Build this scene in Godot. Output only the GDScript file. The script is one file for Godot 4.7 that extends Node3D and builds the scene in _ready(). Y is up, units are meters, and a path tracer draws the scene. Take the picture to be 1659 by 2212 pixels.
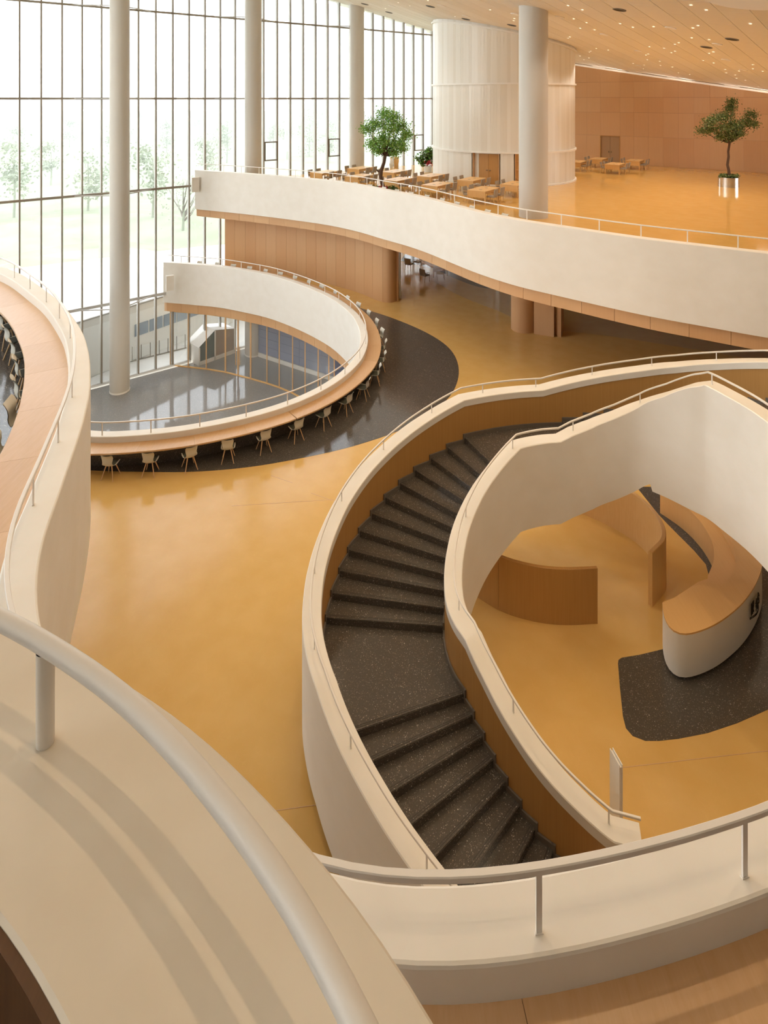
extends Node3D
# Library atrium. World: y = 0 is the middle floor, camera eye at y = 12, looking along -z with a shifted lens (verticals stay vertical).
const FOC := 1300.0
const CX := 829.5
const HORIZON := 213.0
const EYE := 12.0
const Y0 := -6.2      # entrance floor
const Y1 := 0.0       # middle floor
const Y2 := 6.1       # reading balcony floor
const RISE := 0.14
const LAND := 1.4
var M := {}
var used := {}
var rng := RandomNumberGenerator.new()

class MB:
	var v := PackedVector3Array()
	var n := PackedVector3Array()
	var t := PackedVector2Array()
	func tri(a: Vector3, b: Vector3, c: Vector3, na: Vector3, nb: Vector3, nc: Vector3, ta := Vector2.ZERO, tb := Vector2.ZERO, tc := Vector2.ZERO) -> void:
		if (c - a).cross(b - a).dot(na + nb + nc) < 0.0:
			v.append_array([a, c, b]); n.append_array([na, nc, nb]); t.append_array([ta, tc, tb])
		else:
			v.append_array([a, b, c]); n.append_array([na, nb, nc]); t.append_array([ta, tb, tc])
	func quad(a: Vector3, b: Vector3, c: Vector3, d: Vector3, nn: Vector3) -> void:
		tri(a, b, c, nn, nn, nn); tri(a, c, d, nn, nn, nn)
	func box(o: Vector3, x: Vector3, y: Vector3, z: Vector3) -> void:   # centre and half axes
		for s in [-1.0, 1.0]:
			quad(o + x * s - y - z, o + x * s + y - z, o + x * s + y + z, o + x * s - y + z, (x * s).normalized())
			quad(o + y * s - x - z, o + y * s + x - z, o + y * s + x + z, o + y * s - x + z, (y * s).normalized())
			quad(o + z * s - x - y, o + z * s + x - y, o + z * s + x + y, o + z * s - x + y, (z * s).normalized())
	func bx(x: float, y: float, z: float, sx: float, sy: float, sz: float) -> void:
		box(Vector3(x, y, z), Vector3(sx / 2, 0, 0), Vector3(0, sy / 2, 0), Vector3(0, 0, sz / 2))
	func bar(a: Vector3, b: Vector3, w: float, h: float) -> void:
		var f := (b - a).normalized()
		var s := f.cross(Vector3.UP)
		if s.length() < 0.01: s = Vector3.RIGHT
		s = s.normalized()
		box((a + b) / 2, (b - a) / 2, s * w / 2, s.cross(f).normalized() * h / 2)
	func tube(pts: Array, rad, sides := 8, caps := true) -> void:
		var up := Vector3(0.31, 0.2, 0.93)
		var rings := []
		for i in pts.size():
			var f: Vector3 = (pts[mini(i + 1, pts.size() - 1)] - pts[maxi(i - 1, 0)]).normalized()
			var a := f.cross(up).normalized()
			if a.length() < 0.5: a = f.cross(Vector3.RIGHT).normalized()
			var b := f.cross(a)
			up = b * -1.0 if false else up
			var r: float = rad[i] if rad is Array else rad
			var ring := []
			for k in sides:
				var q := TAU * k / sides
				var d := a * cos(q) + b * sin(q)
				ring.append([pts[i] + d * r, d])
			rings.append(ring)
		for i in pts.size() - 1:
			for k in sides:
				var p = rings[i][k]; var q = rings[i][(k + 1) % sides]; var s = rings[i + 1][(k + 1) % sides]; var w = rings[i + 1][k]
				tri(p[0], q[0], s[0], p[1], q[1], s[1]); tri(p[0], s[0], w[0], p[1], s[1], w[1])
		if caps:
			for e in [0, pts.size() - 1]:
				var nn: Vector3 = (pts[0] - pts[1]).normalized() if e == 0 else (pts[e] - pts[e - 1]).normalized()
				for k in sides:
					tri(pts[e], rings[e][k][0], rings[e][(k + 1) % sides][0], nn, nn, nn)
	func lathe(o: Vector3, prof: Array, sides := 24) -> void:   # prof: [radius, y]
		for i in prof.size() - 1:
			var a: Vector2 = prof[i]; var b: Vector2 = prof[i + 1]
			var e := Vector2(b.y - a.y, a.x - b.x).normalized()
			for k in sides:
				var q := TAU * k / sides; var w := TAU * (k + 1) / sides
				var d := Vector3(cos(q), 0, sin(q)); var g := Vector3(cos(w), 0, sin(w))
				var nd := d * e.x + Vector3.UP * e.y; var ng := g * e.x + Vector3.UP * e.y
				var p := o + d * a.x + Vector3.UP * a.y; var r := o + g * a.x + Vector3.UP * a.y
				var s := o + g * b.x + Vector3.UP * b.y; var u := o + d * b.x + Vector3.UP * b.y
				if a.x > 0.0001: tri(p, r, s, nd, ng, ng)
				if b.x > 0.0001: tri(p, s, u, nd, ng, nd)
	# sweep a closed profile along a plan path; profile entry = (offset, height, weight), y = height + lerp(ya, yb, weight)
	func sweep(path: Array, prof: Array, ya: Array = [], yb: Array = [], sgn := 1.0, caps := true) -> void:
		var cnt := path.size()
		var sd := []
		for i in cnt:
			var f: Vector3 = path[mini(i + 1, cnt - 1)] - path[maxi(i - 1, 0)]
			f.y = 0.0
			sd.append(Vector3(-f.z, 0, f.x).normalized() * sgn)
		var area := 0.0
		var m := prof.size()
		for j in m:
			var p: Vector3 = prof[j]; var q: Vector3 = prof[(j + 1) % m]
			area += p.x * q.y - q.x * p.y
		if ya.size(): area = 0.0
		var ring := []
		for i in cnt:
			var r := []
			for p: Vector3 in prof:
				var y := p.y
				if ya.size(): y += lerpf(ya[i], yb[i], p.z)
				r.append(Vector3(path[i].x, y, path[i].z) + sd[i] * p.x)
			ring.append(r)
		if ya.size():
			var i0 := cnt / 2
			for j in m:
				var yj: float = prof[j].y + lerpf(ya[i0], yb[i0], prof[j].z); var yk: float = prof[(j + 1) % m].y + lerpf(ya[i0], yb[i0], prof[(j + 1) % m].z)
				area += prof[j].x * yk - prof[(j + 1) % m].x * yj
		var og := 1.0 if area > 0.0 else -1.0
		for j in m:
			var k := (j + 1) % m
			for i in cnt - 1:
				var nn := []
				for w in [i, i + 1]:
					var e: Vector3 = ring[w][k] - ring[w][j]
					var ed: float = e.dot(sd[w])
					nn.append((sd[w] * e.y - Vector3.UP * ed).normalized() * og)
				tri(ring[i][j], ring[i][k], ring[i + 1][k], nn[0], nn[0], nn[1])
				tri(ring[i][j], ring[i + 1][k], ring[i + 1][j], nn[0], nn[1], nn[1])
		if caps:
			var flat := PackedVector2Array()
			for p: Vector3 in prof:
				var y := p.y
				if ya.size(): y += lerpf(ya[0], yb[0], p.z)
				flat.append(Vector2(p.x, y))
			var ids := Geometry2D.triangulate_polygon(flat)
			for e in [0, cnt - 1]:
				var nn: Vector3 = (path[0] - path[1]) if e == 0 else (path[cnt - 1] - path[cnt - 2])
				nn.y = 0.0
				nn = nn.normalized()
				for a in range(0, ids.size(), 3):
					tri(ring[e][ids[a]], ring[e][ids[a + 1]], ring[e][ids[a + 2]], nn, nn, nn)
	func slab(poly: Array, yt: float, yb: float, sides := true) -> void:   # poly of Vector3 in plan
		var flat := PackedVector2Array()
		for p: Vector3 in poly: flat.append(Vector2(p.x, p.z))
		var ids := Geometry2D.triangulate_polygon(flat)
		if ids.is_empty(): print("slab failed ", poly.size(), " ", poly[0], " ", poly[-1])
		for a in range(0, ids.size(), 3):
			var q := []
			for b in 3: q.append(Vector3(flat[ids[a + b]].x, yt, flat[ids[a + b]].y))
			tri(q[0], q[1], q[2], Vector3.UP, Vector3.UP, Vector3.UP)
			for b in 3: q[b].y = yb
			tri(q[0], q[1], q[2], Vector3.DOWN, Vector3.DOWN, Vector3.DOWN)
		if not sides: return
		var cw := Geometry2D.is_polygon_clockwise(flat)
		for i in flat.size():
			var a := flat[i]; var b := flat[(i + 1) % flat.size()]
			var d := (b - a).normalized()
			var nn := Vector3(d.y, 0, -d.x) * (-1.0 if cw else 1.0)
			quad(Vector3(a.x, yt, a.y), Vector3(b.x, yt, b.y), Vector3(b.x, yb, b.y), Vector3(a.x, yb, a.y), nn)
	func mesh() -> ArrayMesh:
		var arr := []
		arr.resize(Mesh.ARRAY_MAX)
		arr[Mesh.ARRAY_VERTEX] = v; arr[Mesh.ARRAY_NORMAL] = n; arr[Mesh.ARRAY_TEX_UV] = t
		var m := ArrayMesh.new()
		m.add_surface_from_arrays(Mesh.PRIMITIVE_TRIANGLES, arr)
		return m

# ---------- placing ----------
func P(u: float, v: float, y: float) -> Vector3:   # the point of height y seen at pixel (u, v)
	var k := (EYE - y) / (v - HORIZON)
	return Vector3((u - CX) * k, y, -k * FOC)

func PL(list: Array, y: float) -> Array:
	var o := []
	for p in list: o.append(P(p[0], p[1], y))
	return o

func XZ(list: Array, y := 0.0) -> Array:   # plan points (x, depth)
	var o := []
	for p in list: o.append(Vector3(p[0], y, -p[1]))
	return o

func curve(pts: Array, step := 0.25, ease := 3) -> Array:   # smooth line through points, even steps
	var dense := []
	for i in pts.size() - 1:
		var a: Vector3 = pts[maxi(i - 1, 0)]; var b: Vector3 = pts[i]; var c: Vector3 = pts[i + 1]; var d: Vector3 = pts[mini(i + 2, pts.size() - 1)]
		for s in 24:
			dense.append(b.cubic_interpolate(c, a, d, s / 24.0) if i > 0 and i < pts.size() - 2 else b.lerp(c, s / 24.0))
	dense.append(pts[-1])
	var o := even(dense, step)
	for e in ease:
		var w := o.duplicate()
		for i in range(1, o.size() - 1): w[i] = (o[i - 1] + o[i] * 2.0 + o[i + 1]) / 4.0
		o = w
	return even(o, step)

func even(line: Array, step: float) -> Array:
	var total := 0.0
	for i in line.size() - 1: total += line[i].distance_to(line[i + 1])
	var count := maxi(1, roundi(total / step))
	var o := [line[0]]
	var run := 0.0; var want := total / count
	for i in line.size() - 1:
		var d: float = line[i].distance_to(line[i + 1])
		while o.size() < count and run + d >= want * o.size() - 0.000001:
			o.append(line[i].lerp(line[i + 1], (want * o.size() - run) / maxf(d, 0.000001)))
		run += d
	o.append(line[-1])
	return o

func offset(path: Array, d: float) -> Array:   # to the right of travel
	var o := []
	for i in path.size():
		var f: Vector3 = path[mini(i + 1, path.size() - 1)] - path[maxi(i - 1, 0)]
		f.y = 0
		o.append(path[i] + Vector3(-f.z, 0, f.x).normalized() * d)
	return o

func cut(path: Array, a: float, b: float) -> Array:   # piece of a path between two run lengths
	var o := []
	var run := 0.0
	for i in path.size() - 1:
		var d: float = path[i].distance_to(path[i + 1])
		if run + d > a and o.is_empty(): o.append(path[i].lerp(path[i + 1], clampf((a - run) / d, 0, 1)))
		if run + d >= b:
			o.append(path[i].lerp(path[i + 1], clampf((b - run) / d, 0, 1)))
			return o
		if run + d > a: o.append(path[i + 1])
		run += d
	return o

func length(path: Array) -> float:
	var l := 0.0
	for i in path.size() - 1: l += path[i].distance_to(path[i + 1])
	return l

func yaw(d: Vector3) -> float:   # turn that points local +z along d
	return atan2(d.x, d.z)

# ---------- nodes ----------
func numbered(called: String) -> String:
	var k: int = used.get(called, 0)
	used[called] = k + 1
	return called if k == 0 else "%s_%03d" % [called, k]

func thing(called: String, label: String, category: String, group := "", at := Vector3.ZERO, turn := 0.0) -> Node3D:
	var o := Node3D.new()
	o.name = numbered(called)
	add_child(o)
	o.position = at; o.rotation.y = turn
	tag(o, label, category, group)
	return o

func tag(o: Node, label: String, category := "", group := "") -> void:
	if label: o.set_meta("label", label)
	if category: o.set_meta("category", category)
	if group: o.set_meta("group", group)

func struct(called: String, label := "") -> Node3D:
	var o := Node3D.new()
	o.name = numbered(called)
	add_child(o)
	o.set_meta("kind", "structure")
	if label: o.set_meta("label", label)
	return o

func part(called: String, m, mat: Material, parent: Node, label := "") -> MeshInstance3D:
	var o := MeshInstance3D.new()
	o.mesh = m.mesh() if m is MB else m
	o.material_override = mat
	o.name = called
	parent.add_child(o, true)
	if label: o.set_meta("label", label)
	return o

func copy(o: Node3D, at: Vector3, turn: float, label := "", group := "") -> Node3D:
	var c: Node3D = o.duplicate()
	c.name = numbered(String(o.name).rstrip("0123456789_") if String(o.name).right(3).is_valid_int() else String(o.name))
	add_child(c)
	c.position = at; c.rotation.y = turn
	if label: c.set_meta("label", label)
	if group: c.set_meta("group", group)
	return c

# ---------- materials ----------
func mat(c: Color, rough := 0.6, metal := 0.0, spec := 0.5) -> StandardMaterial3D:
	var m := StandardMaterial3D.new()
	m.albedo_color = c; m.roughness = rough; m.metallic = metal; m.metallic_specular = spec
	return m

func tex(m: StandardMaterial3D, im: Image, scale: Vector3) -> StandardMaterial3D:
	m.albedo_texture = ImageTexture.create_from_image(im)
	m.albedo_color = Color.WHITE
	m.uv1_triplanar = true; m.uv1_world_triplanar = true
	m.uv1_scale = scale; m.uv1_triplanar_sharpness = 8.0
	return m

func terrazzo(base: Color, seed_: int) -> Image:
	rng.seed = seed_
	var im := Image.create_empty(1024, 1024, false, Image.FORMAT_RGB8)
	im.fill(base)
	for i in 26000:
		var s := rng.randi_range(1, 3)
		var c := base.lerp([Color("6d655c"), Color("1a1714"), Color("574d44")][rng.randi() % 3], rng.randf() * 0.7)
		im.fill_rect(Rect2i(rng.randi() % 1024, rng.randi() % 1024, s, rng.randi_range(1, 3)), c)
	for i in 5200:
		var c: Color = [Color("c9bfae"), Color("a59a8a"), Color("8d8375"), Color("b59f84"), Color("ded6c8")][rng.randi() % 5]
		c = base.lerp(c, rng.randf_range(0.35, 0.95))
		var x := rng.randi() % 1020; var y := rng.randi() % 1020
		var w := rng.randi_range(1, 4); var h := rng.randi_range(1, 4)
		if rng.randf() < 0.05: w += 3; h += 2
		im.fill_rect(Rect2i(x, y, w, h), c)
		im.fill_rect(Rect2i(x + rng.randi_range(-1, 1), y + rng.randi_range(-1, 1), maxi(1, w - 1), h + 1), c)
	return im

func wood(a: Color, b: Color, seed_: int, contrast := 1.0) -> Image:
	var f := FastNoiseLite.new()
	f.seed = seed_; f.frequency = 1.0; f.noise_type = FastNoiseLite.TYPE_SIMPLEX_SMOOTH; f.fractal_octaves = 3
	var im := Image.create_empty(512, 512, false, Image.FORMAT_RGB8)
	for y in 512:
		var ay := TAU * y / 512.0
		for x in 512:
			var ax := TAU * x / 512.0
			var q := f.get_noise_3d(6.0 * cos(ax) + 3.0, 6.0 * sin(ax), 0.35 * cos(ay) + 0.35 * sin(ay) * 0.7) * 0.7
			q += f.get_noise_3d(26.0 * cos(ax), 26.0 * sin(ax) + 9.0, 1.1 * sin(ay)) * 0.5
			im.set_pixel(x, y, a.lerp(b, clampf(0.5 + q * contrast, 0, 1)))
	return im

func mottled(a: Color, b: Color, seed_: int, veins := 0) -> Image:
	var f := FastNoiseLite.new()
	f.seed = seed_; f.frequency = 0.012; f.fractal_octaves = 4
	var im := Image.create_empty(512, 512, false, Image.FORMAT_RGB8)
	var src := f.get_seamless_image(512, 512)
	for y in 512:
		for x in 512:
			im.set_pixel(x, y, a.lerp(b, src.get_pixel(x, y).r))
	rng.seed = seed_
	for i in veins:
		var p := Vector2(rng.randf() * 512, rng.randf() * 512)
		var d := rng.randf() * TAU
		for s in rng.randi_range(5, 16):
			d += rng.randf_range(-0.5, 0.5)
			p += Vector2(cos(d), sin(d))
			var q := Vector2i(posmod(int(p.x), 512), posmod(int(p.y), 512))
			im.set_pixelv(q, im.get_pixelv(q).lerp(Color("f0c98c"), 0.13))
	return im

func materials() -> void:
	M.cream = tex(mat(Color.WHITE, 0.62), mottled(Color("ece5d9"), Color("f1ebe1"), 5), Vector3.ONE * 0.22)
	M.cap = tex(mat(Color.WHITE, 0.5), mottled(Color("e8dac4"), Color("f0e5d3"), 6), Vector3.ONE * 0.5)
	M.rail = mat(Color("ebe4db"), 0.38)
	M.yellow = tex(mat(Color.WHITE, 0.15, 0.0, 0.34), mottled(Color("dbb067"), Color("e1b973"), 11, 500), Vector3.ONE * 0.18)
	M.yellow2 = tex(mat(Color.WHITE, 0.08, 0.0, 0.42), mottled(Color("d3a357"), Color("d9ab62"), 12, 300), Vector3.ONE * 0.18)
	M.terrazzo = tex(mat(Color.WHITE, 0.13), terrazzo(Color("544f4a"), 3), Vector3.ONE * 0.42)
	M.lowterrazzo = tex(mat(Color.WHITE, 0.06), terrazzo(Color("8b8987"), 8), Vector3.ONE * 0.24)
	M.stairwood = tex(mat(Color.WHITE, 0.45), wood(Color("b58548"), Color("c4965a"), 21, 0.6), Vector3(1.0, 0.22, 1.0))
	M.panel = []
	for k in 3:
		M.panel.append(tex(mat(Color.WHITE, 0.4), wood([Color("cfa071"), Color("d1a475"), Color("cd9d6e")][k], [Color("d6ab7f"), Color("d8ae82"), Color("d4a87b")][k], 31 + k, 0.5), Vector3(0.8, 0.15, 0.8)))
	M.counter = []
	for k in 3:
		M.counter.append(tex(mat(Color.WHITE, 0.35), wood([Color("cfa474"), Color("cb9f6e"), Color("d2a87a")][k], [Color("d8b085"), Color("d5ac80"), Color("dbb48b")][k], 41 + k, 0.6), Vector3(0.4, 0.4, 1.2)))
	M.oak = tex(mat(Color.WHITE, 0.42), wood(Color("d9a866"), Color("e6bd80"), 51, 0.6), Vector3(0.9, 0.9, 0.9))
	M.desk = tex(mat(Color.WHITE, 0.38), wood(Color("e2b374"), Color("e9be82"), 52, 0.4), Vector3(0.7, 0.7, 0.7))
	M.beech = mat(Color("d8b183"), 0.5)
	M.walnut = tex(mat(Color.WHITE, 0.5), wood(Color("5b3d22"), Color("6e4b2b"), 53, 0.6), Vector3(0.8, 0.8, 0.8))
	M.joint = mat(Color("7d5a3c"), 0.8)
	M.doorwood = tex(mat(Color.WHITE, 0.5), wood(Color("a98660"), Color("b28f69"), 57, 0.5), Vector3(0.8, 0.2, 0.8))
	M.gap = mat(Color("3a2c20"), 0.8)
	M.column = mat(Color("ccc7bd"), 0.5)
	M.mullion = mat(Color("958b7c"), 0.45)
	M.mullion2 = mat(Color("bfbcb6"), 0.4)
	M.glass = mat(Color(0.93, 0.97, 0.95, 0.06), 0.0)
	M.glass.transparency = BaseMaterial3D.TRANSPARENCY_ALPHA
	M.screen = mat(Color(0.95, 0.97, 0.96, 0.05), 0.0)
	M.screen.transparency = BaseMaterial3D.TRANSPARENCY_ALPHA
	M.ceiling = []
	for k in 3: M.ceiling.append(mat([Color("f4efe7"), Color("f2ede4"), Color("f6f2eb")][k], 0.7))
	M.dark = mat(Color("2a2622"), 0.6)
	M.grey = mat(Color("7d766d"), 0.5)
	M.skirt = mat(Color("6f675f"), 0.5)
	M.steel = mat(Color("c9c6c0"), 0.18, 0.9)
	M.white = mat(Color("efece5"), 0.5)
	M.shell = mat(Color("d6d1c3"), 0.45)
	M.pad = mat(Color("4d4f43"), 0.85)
	M.fabric = mat(Color("a99c8b"), 0.9)
	M.flute = []
	for k in 4: M.flute.append(mat([Color("e6e2d7"), Color("e9e5db"), Color("e3ded2"), Color("ebe8df")][k], 0.28))
	M.bark = tex(mat(Color.WHITE, 0.9), wood(Color("4a3426"), Color("6b503c"), 61, 1.2), Vector3(4, 1.2, 4))
	M.leaf = []
	for k in 3:
		var l := mat([Color("78a043"), Color("5d8636"), Color("98b65e")][k], 0.6)
		l.backlight_enabled = true; l.backlight = Color("4d7a22")
		M.leaf.append(l)
	M.leafdark = []
	for k in 3:
		var l := mat([Color("56672c"), Color("40521f"), Color("7f8750")][k], 0.6)
		l.backlight_enabled = true; l.backlight = Color("2d3a12")
		M.leafdark.append(l)
	M.red = mat(Color("b0343a"), 0.7)
	M.soil = mat(Color("2b2219"), 0.95)
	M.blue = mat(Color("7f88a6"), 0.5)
	M.ink = mat(Color("1d1814"), 0.6)
	M.pave = tex(mat(Color.WHITE, 0.9), mottled(Color("bdbab3"), Color("c9c6bf"), 71), Vector3.ONE * 0.05)
	M.lawn = tex(mat(Color.WHITE, 1.0), mottled(Color("7f876d"), Color("939a82"), 72), Vector3.ONE * 0.03)
	M.outer = mat(Color("cfcfca"), 0.8)
	M.outwin = mat(Color("6d7c8c"), 0.2)
	M.tower = mat(Color("b4b6b8"), 0.9)
	M.towerband = mat(Color("8f949a"), 0.9)
	M.bush = mat(Color("969d8a"), 1.0)
	M.bush.backlight_enabled = true; M.bush.backlight = Color("5c6450")
	M.cove = mat(Color("fff6ea"), 0.6)
	M.cove.emission_enabled = true; M.cove.emission = Color("fff1df"); M.cove.emission_energy_multiplier = 0.22  # plain white strip; the emission is added to lift ceiling and wall
	M.lamp = mat(Color("fff4e0"), 0.6)
	M.lamp.emission_enabled = true; M.lamp.emission = Color("ffe9c8"); M.lamp.emission_energy_multiplier = 3.0

# ---------- the hall's fixed lines ----------
func cy(x: float, depth: float) -> float:   # underside of the sloping ceiling
	var q := clampf(x, -24.0, 34.0)
	return EYE + 5.036 - 0.2367 * q + 0.0386 * depth + 0.001005 * q * q

func on_ceiling(u: float, v: float) -> Vector3:
	var a := 0.0; var b := 90.0
	for i in 60:
		var m := (a + b) / 2
		if EYE + m * (HORIZON - v) / FOC < cy((u - CX) / FOC * m, m): a = m
		else: b = m
	return Vector3((u - CX) / FOC * a, cy((u - CX) / FOC * a, a), -a)

func fac(s: float) -> Vector3:   # point of the glass front, s metres along it from beside the first column
	return Vector3(-16.54, 0, -39.37) + Vector3(0.7995, 0, -0.6008) * s

var stairs_out := [[-10, 2.8, 7.17], [-9, 2.33, 7.3], [-8, 1.88, 7.48], [-7, 1.45, 7.7], [-6, 1.05, 7.95], [-5, 0.68, 8.23], [-4, 0.33, 8.53], [-3, 0.0, 8.87], [-2, -0.3, 9.22], [-1, -0.57, 9.6], [0, -0.79, 9.99], [0.25, -0.98, 10.45], [0.5, -1.12, 10.95], [0.75, -1.19, 11.5], [1, -1.18, 12.14], [2, -1.1, 12.57], [3, -0.97, 12.99], [4, -0.8, 13.4], [5, -0.57, 13.8], [6, -0.3, 14.17], [7, 0.02, 14.52], [8, 0.38, 14.85], [9, 0.77, 15.15], [10, 1.2, 15.42], [11, 1.65, 15.66], [12, 2.12, 15.86], [12.5, 3.5, 16.28], [13, 4.9, 16.42], [14, 5.46, 16.4], [15, 6.0, 16.33], [16.3, 6.8, 16.2], [18, 7.75, 15.95], [20.3, 8.6, 15.43], [23, 9.35, 14.65], [25, 9.85, 13.8], [26, 10.2, 12.9], [27, 10.35, 12.0], [28, 10.35, 11.1]]
var stairs_in := [[-11.4, 3.8, 8.83], [-10, 3.4, 8.93], [-9, 3.12, 9.03], [-8, 2.86, 9.15], [-7, 2.61, 9.29], [-6, 2.38, 9.46], [-5, 2.18, 9.65], [-4, 2.0, 9.85], [-3, 1.84, 10.06], [-2, 1.7, 10.28], [-1, 1.56, 10.5], [0, 1.44, 10.73], [0.25, 1.31, 10.99], [0.5, 1.22, 11.28], [0.75, 1.18, 11.6], [1, 1.19, 11.94], [2, 1.24, 12.19], [3, 1.32, 12.43], [4, 1.42, 12.66], [5, 1.55, 12.88], [6, 1.7, 13.08], [7, 1.87, 13.27], [8, 2.05, 13.43], [9, 2.25, 13.58], [10, 2.46, 13.72], [11, 2.69, 13.86], [12, 2.95, 14.0], [12.5, 3.62, 14.23], [13, 4.36, 14.32], [14, 4.86, 14.39], [15.6, 5.4, 14.35], [18, 6.03, 14.2], [20.9, 6.54, 13.8], [23.9, 6.94, 13.34], [25.2, 7.18, 13.05], [26, 7.38, 12.55], [27, 7.57, 11.87], [28, 7.62, 11.1], [29, 7.5, 10.3]]

func stair_plan(tab: Array, k: float) -> Vector3:
	var i := 0
	while i < tab.size() - 2 and tab[i + 1][0] <= k: i += 1
	var p := []
	for j in [i - 1, i, i + 1, i + 2]:
		var e: Array = tab[clampi(j, 0, tab.size() - 1)]
		p.append(Vector3(e[1], 0, -e[2]))
	var t := clampf((k - tab[i][0]) / (tab[i + 1][0] - tab[i][0]), 0, 1)
	var a: float = p[0].distance_to(p[1]); var b: float = p[1].distance_to(p[2]); var c: float = p[2].distance_to(p[3])
	if a < 0.001 or c < 0.001: return p[1].lerp(p[2], t)
	var m1: Vector3 = ((p[1] - p[0]) / a * b + (p[2] - p[1]) / b * a) / (a + b) * b
	var m2: Vector3 = ((p[2] - p[1]) / b * c + (p[3] - p[2]) / c * b) / (b + c) * b
	var t2 := t * t; var t3 := t2 * t
	return p[1] * (2 * t3 - 3 * t2 + 1) + m1 * (t3 - 2 * t2 + t) + p[2] * (3 * t2 - 2 * t3) + m2 * (t3 - t2)

func stair_y(k: float) -> float:   # line of the nosings
	if k <= 0: return maxf(LAND + RISE * k, 0.0)
	if k < 0.72: return LAND
	if k < 1: return LAND + RISE * (k - 0.72) / 0.28
	if k <= 12: return LAND + RISE * k
	if k < 12.8: return LAND + RISE * 12
	if k < 13: return LAND + RISE * (12 + (k - 12.8) / 0.2)
	return LAND + RISE * minf(k, 25)

func stair_ks(a: float, b: float) -> Array:
	var o := []
	var k := a
	while k <= b + 0.001:
		o.append(k)
		var st := 0.25 if k > -10.9 else 0.2
		if (k >= -0.001 and k < 0.999) or (k > 11.99 and k < 12.999): st = 0.04
		k += st
	return o

# ---------- railings ----------
func railing(path: Array, ytop: Array, d: float, sgn: float, height: float, spacing: float, phase: float, parent: Node, w := 0.046, h := 0.042, pw := 0.036) -> void:
	var line := []
	for i in path.size():
		var f: Vector3 = path[mini(i + 1, path.size() - 1)] - path[maxi(i - 1, 0)]
		f.y = 0
		line.append(path[i] + Vector3(-f.z, 0, f.x).normalized() * d * sgn)
	var ys := []
	for y in ytop: ys.append(y + height)
	var b := MB.new()
	var e := 0.006
	b.sweep(line, [Vector3(-w / 2, -h / 2 + e, 0), Vector3(-w / 2, h / 2 - e, 0), Vector3(-w / 2 + e, h / 2, 0), Vector3(w / 2 - e, h / 2, 0), Vector3(w / 2, h / 2 - e, 0), Vector3(w / 2, -h / 2 + e, 0), Vector3(w / 2 - e, -h / 2, 0), Vector3(-w / 2 + e, -h / 2, 0)], ys, ys)
	part("handrail", b, M.rail, parent)
	var run := 0.0; var next := phase
	for i in line.size() - 1:
		var dd: float = line[i].distance_to(line[i + 1])
		while run + dd > next:
			var t := (next - run) / dd
			var p: Vector3 = line[i].lerp(line[i + 1], t)
			var y := lerpf(ytop[i], ytop[i + 1], t)
			var f: Vector3 = line[i + 1] - line[i]
			f.y = 0
			f = f.normalized()
			var pb := MB.new()
			pb.box(Vector3(p.x, y + height / 2 - 0.002, p.z), f * pw / 2, Vector3.UP * (height / 2 + 0.002), Vector3(-f.z, 0, f.x) * 0.007)
			pb.box(Vector3(p.x, y + 0.003, p.z), f * pw * 0.7, Vector3.UP * 0.003, Vector3(-f.z, 0, f.x) * 0.012)
			part("post", pb, M.rail, parent)
			next += spacing
		run += dd

func fill(n: int, y: float) -> Array:
	var o := []
	o.resize(n); o.fill(y)
	return o

func segments(path: Array, prof: Array, seg: float, gap: float, called: String, mats, parent: Node, sgn := 1.0) -> void:
	var total := length(path)
	var n := maxi(1, roundi(total / seg))
	for i in n:
		var piece := cut(path, total * i / n + gap / 2, total * (i + 1) / n - gap / 2)
		if piece.size() < 2: continue
		var b := MB.new()
		b.sweep(piece, prof, [], [], sgn)
		part(called, b, mats[i * 7 % mats.size()] if mats is Array else mats, parent)

# a level balcony wall: path is its edge over the void, room side at sgn
func balcony(t: Node3D, path: Array, yt: float, yb: float, w: float, sgn: float, post_gap: float, phase: float, rail_h: float, fascia: float) -> void:
	var b := MB.new()
	var e := 0.022
	b.sweep(path, [Vector3(0, yb, 0), Vector3(0, yt - e, 0), Vector3(e * 0.3, yt - e * 0.3, 0), Vector3(e, yt, 0), Vector3(w - e, yt, 0), Vector3(w - e * 0.3, yt - e * 0.3, 0), Vector3(w, yt - e, 0), Vector3(w, yb, 0)], [], [], sgn)
	part("balcony_wall", b, M.cream, t)
	railing(path, fill(path.size(), yt), w * 0.72, sgn, rail_h, post_gap, phase, t)
	if fascia > 0.0:
		segments(path, [Vector3(0.14, yb, 0), Vector3(0.14, yb - fascia, 0), Vector3(0.2, yb - fascia, 0), Vector3(0.2, yb, 0)], 1.25, 0.012, "fascia_panel", M.panel, t, sgn)

func counter(t: Node3D, path: Array, w: float, deep: float, y: float, yfloor: float, sgn: float) -> void:
	segments(path, [Vector3(w, y - 0.05, 0), Vector3(w, y, 0), Vector3(w + deep - 0.01, y, 0), Vector3(w + deep, y - 0.01, 0), Vector3(w + deep, y - 0.05, 0)], 1.6, 0.004, "counter_board", M.counter, t, sgn)
	var b := MB.new()
	b.sweep(path, [Vector3(w, yfloor, 0), Vector3(w, y - 0.05, 0), Vector3(w + 0.02, y - 0.05, 0), Vector3(w + 0.02, yfloor, 0)], [], [], sgn)
	part("knee_panel", b, M.terrazzo, t, "dark speckled panel under the counter")

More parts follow.
